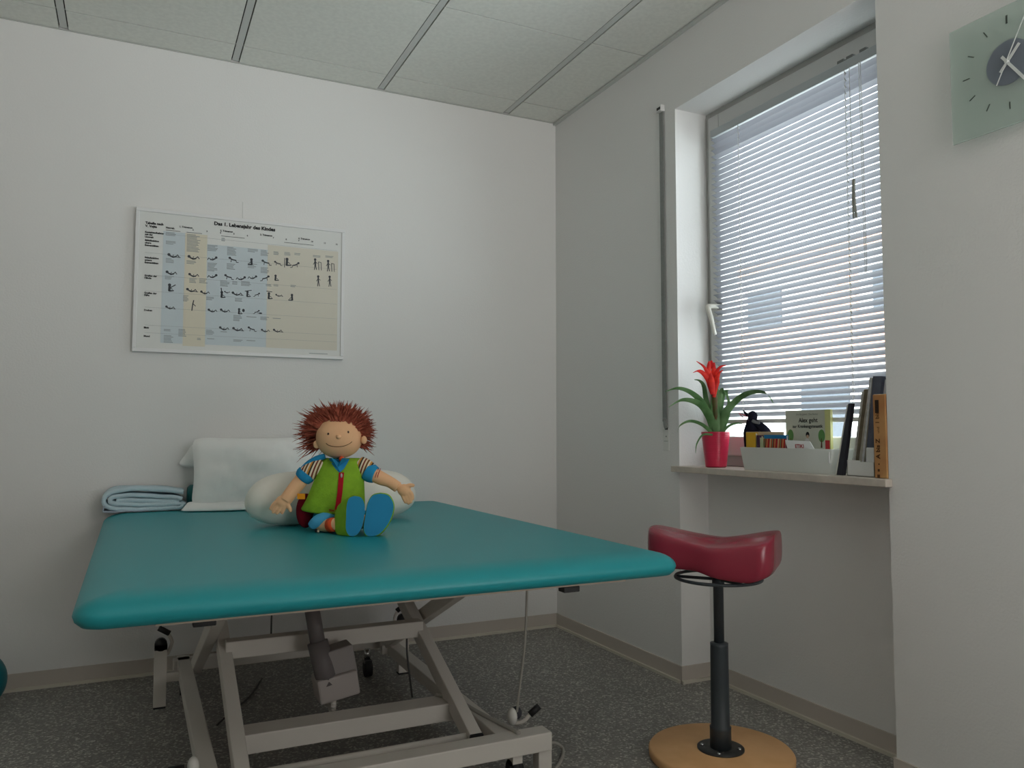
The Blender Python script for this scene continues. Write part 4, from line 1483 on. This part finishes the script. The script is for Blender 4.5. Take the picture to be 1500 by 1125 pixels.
for pts_, ws, nr in bracts:
    q = len(pts_)
    P_ = [g(u, v, nr + 0.004 * i) for i, (u, v) in enumerate(pts_)]
    tdir = (P_[-1] - P_[0]).normalized()
    m.ribbon(P_, [x * kp for x in ws], (tdir.cross(FW) + FW * 0.15).normalized(), 0.35, 7)
m.build('flower', mat('flower_red', (236, 54, 40), 0.45, 0.3, rgb2=(196, 30, 34), scale=40), pot)

# ------------------------------------------------------------------ white box with books, plush bird
BXf = 0.020
WP = mat('white_translucent_plastic', (232, 234, 230), 0.45, 0.3, translucent=0.25)
y_a, y_b = at(1091, 686, 'x', BXf + 0.008).y, at(1216, 690, 'x', BXf + 0.008).y
yt_a, yt_b = at(1084.5, 657, 'x', BXf).y, at(1218, 657, 'x', BXf).y
BHt = 0.076
BXb = 0.112
bx = thing('storage_box', 'white plastic storage box of books on the windowsill beside the plant', 'box', (0.06, (y_a + y_b) / 2, ZS))
m = MB()
bot = [(BXf + 0.008, y_b), (BXf + 0.008, y_a), (BXb - 0.004, y_a), (BXb - 0.004, y_b)]
top = [(BXf, yt_b), (BXf, yt_a), (BXb, yt_a), (BXb, yt_b)]
for i in range(4):
    j = (i + 1) % 4
    m.add([(*bot[i], ZS), (*bot[j], ZS), (*top[j], ZS + BHt), (*top[i], ZS + BHt)], [(0, 1, 2, 3)])
m.add([(*p, ZS + 0.0015) for p in bot], [(3, 2, 1, 0)])
m.build('tray', WP, bx, solid=0.003)
m = MB().box(BXf - 0.0045, BXf - 0.001, yt_b + 0.005, yt_b + 0.010, ZS + 0.034, ZS + 0.068)
m.build('side_clip', PVC, bx)

ZB = ZS + 0.003
PAGE = mat('book_pages', (226, 220, 204), 0.9, 0.1)


def book(name, label, y0, y1, x0, x1, z1, cm, cat='book', group='books standing in the white box', pages=True, lean_=0.0, z0=None):
    """a book standing in the box: cover wrapping a page block"""
    z0 = ZB if z0 is None else z0
    b = thing(name, label, cat, ((x0 + x1) / 2, (y0 + y1) / 2, z0), 0, group)

    def sh(mb):
        for p in mb.v:
            p.y += lean_ * (p.z - z0)
        return mb
    lo, hi = min(y0, y1), max(y0, y1)
    t_ = 0.0015
    c_ = MB()
    c_.box(x0, x0 + t_, lo, hi, z0, z1)
    c_.box(x1 - t_, x1, lo, hi, z0, z1)
    c_.box(x0, x1, hi - t_, hi, z0, z1)
    sh(c_).build('cover', cm, b)
    sh(MB().box(x0 + t_, x1 - t_, lo + 0.002, hi - t_, z0 + 0.002, z1 - 0.003)).build('pages', PAGE, b)
    return b


def yz(u, v, x):
    p = at(u, v, 'x', x)
    return p.y, p.z


# books whose front covers face the room
y0_, z_ = yz(1093, 632.5, 0.060)
y1_, _ = yz(1146, 633, 0.060)
book('book', 'cream book with wide cover, tallest at the back left of the white box', y0_, y1_, 0.060, 0.068, z_, mat('cream_cover_board', (206, 184, 152), 0.6, 0.3))
y0_, z_ = yz(1092.5, 633.5, 0.046)
y1_, _ = yz(1106.5, 634, 0.046)
book('book', 'yellow book at the left end of the white box', y0_, y1_, 0.046, 0.058, z_, mat('yellow_cover', (226, 178, 44), 0.5, 0.3))
y0_, z_ = yz(1108.5, 637.5, 0.046)
y1_, _ = yz(1115, 638, 0.046)
book('book', 'dark purple book between the yellow and the blue book', y0_, y1_, 0.046, 0.057, z_, mat('purple_cover', (74, 40, 74), 0.5, 0.3))
y0_, z_ = yz(1119, 637.0, 0.048)
y1_, _ = yz(1152, 637.6, 0.048)
book('book', 'bright blue book behind the striped one in the white box', y0_, y1_, 0.048, 0.057, z_, mat('blue_cover', (24, 122, 178), 0.5, 0.3))
y0_, z_ = yz(1113, 641, 0.040)
y1_, _ = yz(1118, 641, 0.040)
book('booklet', 'thin pale green booklet in front of the blue book', y0_, y1_, 0.040, 0.045, z_, mat('pale_green_cover', (206, 212, 170), 0.6, 0.2), 'booklet')
y0_, z_ = yz(1120, 642.5, 0.040)
y1_, _ = yz(1151, 642, 0.040)
book('book', 'striped red, green and yellow picture book at the front of the box', y0_, y1_, 0.036, 0.043, z_,
     stripe_mat('striped_cover', [(176, 56, 48), (206, 140, 90), (150, 40, 44), (110, 130, 90), (190, 84, 60), (214, 190, 140), (160, 50, 60)], (0, 1, 0.12), 28))
cd = thing('card', 'white card with red letters leaning at the front of the box', 'card', tuple(at(1170, 655, 'x', 0.034)))
q = [at(1154, 660, 'x', 0.030), at(1194, 660, 'x', 0.030), at(1186, 646.5, 'x', 0.038), at(1150, 644.5, 'x', 0.038)]
MB().slab([p for p in q], (0.002, 0, 0)).build('card_sheet', mat('card_white', (228, 230, 230), 0.5, 0.3), cd)
m = MB()
o = at(1164.5, 656.0, 'x', 0.0285)
m.text('ETIKI', 0.0165, o, Vector((0, -1, 0)), Vector((0, 0, 1)), 'LEFT', 0.0004)
m.build('card_lettering', mat('card_red', (176, 44, 52), 0.6, 0.2), cd)

# picture book standing behind the box, cover facing the room
AXx = 0.094
yA, zA = yz(1150.5, 602.5, AXx)
yB, zB_ = yz(1208, 599, AXx)
zA = (zA + zB_) / 2
pbk = thing('picture_book', 'pale grey-green picture book with two trees on its cover', 'book', (AXx, (yA + yB) / 2, ZB))
MB().box(AXx, AXx + 0.0015, yB, yA, ZB, zA).box(AXx + 0.008, AXx + 0.0095, yB, yA, ZB, zA).build('cover', mat('sage_cover', (196, 198, 184), 0.5, 0.3), pbk)
MB().box(AXx + 0.0015, AXx + 0.008, yB + 0.001, yA - 0.002, ZB + 0.002, zA - 0.002).build('pages', PAGE, pbk)
yS, _ = yz(1216, 600, AXx)
m = MB().box(AXx - 0.0005, AXx + 0.0098, yS, yB, ZB, zA)
m.build('spine', mat('lime_spine', (206, 206, 140), 0.5, 0.3), pbk)
m = MB().box(AXx - 0.0009, AXx - 0.0004, yS + 0.004, yB, ZB, at(1212, 645, 'x', AXx).z)
m.build('spine_patch', mat('spine_red', (190, 50, 54), 0.5, 0.3), pbk)
YD = Vector((0, -1, 0))
m = MB()
XA = AXx - 0.0006
m.text('Alex geht', 0.0205, at(1183.5, 618.5, 'x', XA), YD, ZD, 'CENTER', 0.0003)
m.text('zur Krankengymnastik', 0.0140, at(1182.5, 626.5, 'x', XA), YD, ZD, 'CENTER', 0.0003)
m.build('title_lettering', INK, pbk)
m = MB()
m.text('Sina Burgwart · Tina Becker', 0.0082, at(1182, 608.0, 'x', XA), YD, ZD, 'CENTER')
m.build('author_lettering', mat('cover_grey_ink', (110, 112, 106), 0.7, 0.2), pbk)
def fdisc(mb, c, ry, rz, n_=18):
    mb.poly([(c.x, c.y + ry * math.cos(2 * PI * k / n_), c.z + rz * math.sin(2 * PI * k / n_)) for k in range(n_)])


kx = 2.62 / FPX
for u, v, ru, rv in ((1158, 638, 6.0, 9.0), (1203.5, 638.5, 6.0, 9.0)):
    m = MB()
    fdisc(m, at(u, v, 'x', XA), ru * kx, rv * kx)
    m.build('printed_tree', mat('print_green', (96, 142, 84), 0.6, 0.2), pbk)
for u in (1158, 1203.5):
    a, b = at(u, 642, 'x', XA - 0.0002), at(u, 656, 'x', XA - 0.0002)
    m = MB().poly([(a.x, a.y - 0.001, a.z), (a.x, a.y + 0.001, a.z), (b.x, b.y + 0.0035, b.z), (b.x, b.y - 0.0035, b.z)])
    m.build('printed_trunk', mat('print_brown', (98, 58, 44), 0.6, 0.2), pbk)
m = MB()
fdisc(m, at(1183, 637, 'x', XA), 3.4 * kx, 4.4 * kx)
m.m = 1
fdisc(m, at(1183, 639.5, 'x', XA - 0.0002), 2.4 * kx, 2.6 * kx)
a = at(1182.5, 649, 'x', XA)
m.m = 2
fdisc(m, a, 4.5 * kx, 7 * kx)
m.build('printed_child', [INK, mat('print_skin', (200, 170, 146), 0.6, 0.2), mat('print_shirt', (214, 214, 214), 0.6, 0.2)], pbk)

# plush bird peeking out behind the books
BW = at(1108, 620, 'x', 0.088)
bw = (BW - CAM).dot(FW)
kb = bw / FPX
bird = thing('plush_bird', 'dark blue plush bird with a red ribbon beak in the box', 'plush toy', tuple(at(1110, 650, 'x', 0.088)))


def b_(u, v, near=0.0):
    return at(u, v, 'x', 0.088 - near)


BIRD = mat('navy_plush', (34, 34, 48), 0.95, 0.05, bump=0.2, bscale=150)
m = MB()
m.tube([b_(1099, 655), b_(1098, 634), b_(1098, 622), b_(1100, 612)], [10 * kb, 11 * kb, 6.5 * kb, 5 * kb], 14, sub=4, flat=0.7)
m.tube([b_(1100, 618), b_(1112, 622), b_(1122, 632), b_(1132, 650)], [6 * kb, 6.5 * kb, 8 * kb, 7 * kb], 14, sub=4, flat=0.7)
m.tube([b_(1102, 618), b_(1107, 628), b_(1112, 652)], [7 * kb, 10 * kb, 11 * kb], 14, sub=4, flat=0.7)
m.ball(b_(1102.5, 610, 0.006), (7.2 * kb, 6 * kb, 8.5 * kb), 16, 12, hM)
m.build('bird_body', BIRD, bird, remesh=0.002, smooth=4)
m = MB()
m.ribbon([b_(1096, 614, 0.012), b_(1104, 618, 0.014), b_(1112, 622, 0.012), b_(1110, 616, 0.01)], [1.0 * kb, 3.2 * kb, 3.4 * kb, 1.0 * kb], Vector((0, 0, 1)), 0.1, 6)
m.build('bird_collar', mat('grey_scarf', (132, 132, 136), 0.9, 0.1), bird, solid=0.002)
m = MB()
m.tube([b_(1095, 610, 0.006), b_(1090, 608, 0.008), b_(1083, 606, 0.01)], [2.2 * kb, 1.6 * kb, 0.6 * kb], 8, sub=4, flat=0.5)
m.tube([b_(1094, 612, 0.006), b_(1088, 611.5, 0.008), b_(1082, 604, 0.008)], [1.2 * kb, 1.0 * kb, 0.5 * kb], 8, sub=4, flat=0.5)
m.build('bird_beak', mat('crimson_felt', (196, 58, 80), 0.8, 0.1), bird)
m = MB().tube([b_(1095, 609, 0.006), b_(1091, 604, 0.006), b_(1088.5, 601, 0.006)], [2.4 * kb, 1.6 * kb, 0.5 * kb], 8, sub=4)
m.build('bird_crest', BIRD, bird)

# ------------------------------------------------------------------ right-hand group on the sill


def leaning(name, label, cat, quad, depth, cm, group=None, pagecol=None):
    """upright board-like item: front face quad (bottom left, bottom right, top right, top left), going back from the room"""
    b = thing(name, label, cat, tuple((quad[0] + quad[1]) / 2), 0, group)
    MB().slab(quad, (depth, 0, 0)).build('cover', cm, b, bevel=0.0008)
    if pagecol:
        w_ = (quad[1] - quad[0]).length
        off = Vector((0, 0.004, 0))
        q2 = [quad[0] + Vector((0, w_ * 0.30, 0.0)), quad[0] + Vector((0, 0.0003, 0.0)), quad[3] + Vector((0, 0.0003, -0.003)), quad[3] + Vector((0, w_ * 0.26, -0.003))]
        MB().slab([p + Vector((0.0015, 0, 0)) for p in q2], (depth - 0.003, 0, 0)).build('pages', pagecol, b)
    return b


def onsill(u, x):
    y = at(u, 692, 'x', x).y
    return Vector((x, y, ZS + 0.0005))


XF = 0.020
qd = [onsill(1225, XF), onsill(1234, XF), at(1247.5, 591, 'x', XF), at(1242.5, 591, 'x', XF)]
leaning('folder', 'thin black folder leaning to the right beside the white box', 'folder', qd, 0.014, mat('black_binder', (38, 36, 46), 0.5, 0.4), None, mat('white_pages', (222, 220, 214), 0.8, 0.1))
# white magazine file
MX = 0.026
mf = thing('magazine_file', 'low white magazine file between the folder and the orange book', 'file box', tuple(onsill(1260, MX)))
ya, yb_ = onsill(1241, MX).y, onsill(1281, MX).y
zl_, zh_ = at(1245, 674, 'x', MX).z, at(1275, 656, 'x', MX).z
ym = at(1260, 680, 'x', MX).y
WCARD = mat('white_cardboard', (226, 226, 224), 0.6, 0.3)
m = MB().box(MX, MX + 0.002, ym, ya, ZS, zl_).box(MX + 0.03, MX + 0.032, yb_, ym + 0.004, ZS, zh_)
m.box(MX, MX + 0.10, ya - 0.002, ya, ZS, zl_).box(MX, MX + 0.10, yb_, yb_ + 0.002, ZS, zh_).box(MX, MX + 0.10, yb_, ya, ZS, ZS + 0.002).box(MX, MX + 0.032, yb_, ym, ZS, zl_ - 0.004)
m.build('file_shell', WCARD, mf)
mags = [((1247, 1250), (1262.5, 1265.5), 574, (206, 204, 198), 'pale magazine leaning at the left in the white file'),
        ((1251, 1255), (1265.5, 1271.5), 570.5, (124, 112, 92), 'brown magazine with worn spine leaning in the white file'),
        ((1256.5, 1259), (1268, 1270), 600, (196, 190, 176), 'short beige booklet leaning in the white file'),
        ((1260.5, 1263.5), (1273.5, 1277.5), 553.5, (216, 216, 218), 'tall white brochure next to the slate binder')]
for i, ((b0, b1), (t0, t1), vt, colr, lab) in enumerate(mags):
    x_ = 0.060 + 0.0005 * i
    zz = ZS + 0.004
    qd = [Vector((x_, at(b0, 688, 'x', x_).y, zz)), Vector((x_, at(b1, 688, 'x', x_).y, zz)), at(t1, vt, 'x', x_), at(t0, vt, 'x', x_)]
    b = thing('magazine', lab, 'magazine', tuple((qd[0] + qd[1]) / 2), 0, 'magazines in the white file')
    MB().slab(qd, (0.040, 0, 0)).build('cover', mat('magazine_%d' % i, colr, 0.6, 0.2, var=0.15, scale=60), b)
    MB().slab([p + Vector((0.0004, -0.0004 if k in (1, 2) else 0.0004, 0.0006)) for k, p in enumerate(qd)], (0.039, 0, 0)).build('pages', PAGE, b)
# slate binder
x_ = 0.062
qd = [Vector((x_, at(1266, 690, 'x', x_).y, ZS + 0.004)), Vector((x_, at(1277, 690, 'x', x_).y, ZS + 0.004)), at(1292, 551, 'x', x_), at(1278.5, 551, 'x', x_)]
leaning('binder', 'slate blue binder, tallest at the right end of the windowsill', 'binder', qd, 0.038, mat('slate_cover', (96, 100, 116), 0.5, 0.3, var=0.1, scale=30))
x_ = 0.075
qd = [Vector((x_, at(1283, 690, 'x', x_).y, ZS + 0.001)), Vector((x_, at(1290, 690, 'x', x_).y, ZS + 0.001)), at(1298, 556, 'x', x_), at(1293.5, 556, 'x', x_)]
leaning('booklet', 'white booklet behind the orange book at the window edge', 'booklet', qd, 0.026, mat('booklet_white', (224, 226, 228), 0.6, 0.2))
# orange book with lettering on the spine
XO = -0.004
oy0, oy1 = onsill(1281, XO).y, onsill(1299.5, XO).y
oz = at(1288, 577.5, 'x', XO).z
ob = thing('book', 'thick ochre book standing upright at the right end of the windowsill', 'book', (XO, (oy0 + oy1) / 2, ZS))
OCH = mat('ochre_cover', (204, 160, 104), 0.55, 0.3, rgb2=(172, 118, 72), scale=7)
MB().box(XO, XO + 0.06, oy1, oy0, ZS, oz).build('cover', OCH, ob, bevel=0.0025)
MB().box(XO + 0.002, XO + 0.058, oy1 + 0.002, oy0 - 0.003, oz - 0.001, oz + 0.0006).build('pages', PAGE, ob)
m = MB()
sp = Vector((XO - 0.0006, at(1289.5, 674, 'x', XO).y, at(1289, 672, 'x', XO).z))
m.text('A bis Z', 0.0185, sp, ZD, Vector((0, 1, 0)), 'LEFT', 0.0006)
m.text('und', 0.0120, sp + Vector((0, 0, 0.070)), ZD, Vector((0, 1, 0)), 'LEFT')
m.text('1 bis 10', 0.0175, sp + Vector((0, 0, 0.096)), ZD, Vector((0, 1, 0)), 'LEFT', 0.0002)
for du, s_ in ((-0.048, 0.0042), (-0.032, 0.0034), (-0.015, 0.002)):
    m.box(sp.x - 0.0002, sp.x, sp.y + 0.002, sp.y + 0.002 + s_ * 2, sp.z + du - s_, sp.z + du + s_)
m.build('spine_lettering', mat('brown_ink', (84, 54, 30), 0.6, 0.2), ob)
a, b = at(1281.5, 586, 'x', XO), at(1287.5, 605, 'x', XO)
m = MB().box(XO - 0.0006, XO - 0.0001, b.y, a.y, b.z, a.z)
m.build('spine_label', mat('dark_label', (60, 44, 34), 0.6, 0.2), ob)

# ------------------------------------------------------------------ teal ball at the left edge
bw_ = 2.63
bc = pt(-42, 998, bw_)
m = MB().ball((bc.x, bc.y, 0.102), 0.102, 40, 24)
tag(m.build('exercise_ball', mat('teal_rubber', (22, 120, 130), 0.5, 0.4)), 'small teal exercise ball on the floor at the left edge', 'ball')

# ------------------------------------------------------------------ the house across the street
hs = thing('neighbour_house', 'pale house with orange tiled roof across the street, seen through blind', 'building', (9, 4, -4))
PLA = mat('pale_render', (236, 232, 226), 0.9, 0.1)
MB().box(8.5, 13, -5, 16, -4, 2.1).build('wall', PLA, hs)
m = MB().hexa([(8.2, -5.3, 2.0), (12.5, -5.3, 5.2), (12.5, 16.3, 5.2), (8.2, 16.3, 2.0)], [(8.2, -5.3, 2.15), (12.5, -5.3, 5.35), (12.5, 16.3, 5.35), (8.2, 16.3, 2.15)])
m.build('roof', mat('orange_tiles', (226, 172, 144), 0.85, 0.1, rgb2=(206, 146, 118), scale=8), hs)
WINM = mat('dark_house_window', (70, 76, 84), 0.2, 0.5)
for y in (0.6, 3.4, 6.2, 9.0):
    MB().box(8.46, 8.52, y - 0.5, y + 0.5, 0.35, 1.75).build('window', WINM, hs)
    MB().box(8.46, 8.52, y - 0.5, y + 0.5, -2.2, -0.6).build('window', WINM, hs)
for y in (2.6, 5.4, 8.4):
    MB().box(9.3, 11.0, y - 0.75, y + 0.75, 2.6, 4.05).build('dormer', PLA, hs)
    MB().box(9.26, 9.3, y - 0.45, y + 0.45, 2.85, 3.75).build('window', WINM, hs)

# ------------------------------------------------------------------ pieces of parts go one level deeper
SUBPART = {'eye': 'head', 'nose': 'head', 'mouth': 'head', 'ear': 'head', 'hair': 'head', 'zip': 'vest', 'zip_pull': 'vest', 'vest_stitching': 'vest',
           'sleeve_cuff': 'sleeve', 'shirt_collar': 'shirt_front', 'neck_knot': 'shirt_front', 'pouch_tag': 'hip_pouch', 'cuff_bead': 'trouser_cuff',
           'arm_end_cap': 'scissor_arm', 'pedal_grip': 'pedal_arm', 'post_cap': 'foot_post', 'foot_pad': 'foot_post', 'castor_wheel': ('castor_fork', 'castor_bracket'),
           'tassel': 'pull_cord', 'cord_lock': 'headrail', 'hour_mark': 'glass_face', 'base_screw': 'base_plate', 'guide_slot': 'strap_guide',
           'winder_slot': 'winder_plate', 'screw': 'winder_plate', 'winder_groove': 'winder_plate', 'strap_edge': 'strap',
           'spine_lettering': 'cover', 'spine_label': 'cover', 'card_lettering': 'card_sheet', 'title_lettering': ('cover', 'chart_sheet'), 'author_lettering': 'cover',
           'printed_tree': 'cover', 'printed_trunk': 'cover', 'printed_child': 'cover', 'spine_patch': 'spine',
           'source_caption': 'chart_sheet', 'row_caption': 'chart_sheet', 'column_caption': 'chart_sheet', 'month_number': 'chart_sheet', 'rule_line': 'chart_sheet',
           'small_print': 'chart_sheet', 'baby_drawing': 'chart_sheet', 'blue_band': 'chart_sheet', 'cream_band': 'chart_sheet',
           'bird_collar': 'bird_body', 'bird_beak': 'bird_body', 'bird_crest': 'bird_body', 'side_clip': 'tray', 'pane': 'sash', 'window_handle': 'sash',
           'actuator_eye': 'actuator_tube'}
for n_, (o_, nm, root) in enumerate(BUILT):
    want = SUBPART.get(nm)
    if not want or root is None:
        continue
    want = want if isinstance(want, tuple) else (want,)
    for q_, nq, rq in reversed(BUILT[:n_]):
        if rq is root and nq in want:
            o_.parent = q_
            break

# ------------------------------------------------------------------ light
wd = bpy.data.worlds.new('overcast_sky')
scene.world = wd
wd.use_nodes = True
bg = wd.node_tree.nodes['Background']
bg.inputs['Color'].default_value = (0.92, 0.96, 1.0, 1)
bg.inputs['Strength'].default_value = 6.2


def area(name, loc, rot, sx, sy, power, col=(1, 1, 1), spread=180):
    li = bpy.data.lights.new(name, 'AREA')
    li.shape = 'RECTANGLE'
    li.size, li.size_y = sx, sy
    li.energy = power
    li.spread = math.radians(spread)
    li.color = col
    o_ = bpy.data.objects.new(name, li)
    COL.objects.link(o_)
    o_.location = loc
    o_.rotation_euler = rot
    return o_


FILLC = (1.0, 0.985, 0.965)
area('ceiling_fill', (-2.4, -3.9, 1.6), (math.radians(150), 0, 0), 1.0, 1.0, 8.5, FILLC, 140)  # added fill, aimed up to brighten ceiling and upper walls
area('rear_fill', (-0.45, -4.8, 1.8), (math.radians(118), 0, math.radians(5)), 1.0, 1.0, 14, FILLC, 115)  # unseen fill added behind the camera to lift the back wall
area('low_fill', (-0.6, -3.6, 0.7), (math.radians(130), 0, math.radians(25)), 0.8, 0.6, 6.8, FILLC, 180)  # low fill added to brighten floor, niche and skirting
po = area('window_portal', (0.26, (YL + YR) / 2, (ZS + ZT) / 2), (0, math.radians(90), 0), ZT - ZS, YL - YR, 1)
po.data.cycles.is_portal = True

# ------------------------------------------------------------------ camera and colour
cam = bpy.data.cameras.new('camera')
cam.sensor_width = 36
cam.lens = FPX / 1500 * 36
cam.clip_start = 0.05
co = bpy.data.objects.new('camera', cam)
COL.objects.link(co)
co.matrix_world = Matrix(((RT.x, UP.x, -FW.x, CAM.x), (RT.y, UP.y, -FW.y, CAM.y), (RT.z, UP.z, -FW.z, CAM.z), (0, 0, 0, 1)))
scene.camera = co
scene.view_settings.view_transform = 'Standard'
scene.view_settings.look = 'None'
scene.view_settings.exposure = 0.15
try:
    scene.cycles.use_denoising = True
    scene.cycles.max_bounces = 8
    scene.cycles.diffuse_bounces = 5
    scene.cycles.transparent_max_bounces = 12
except Exception:
    pass
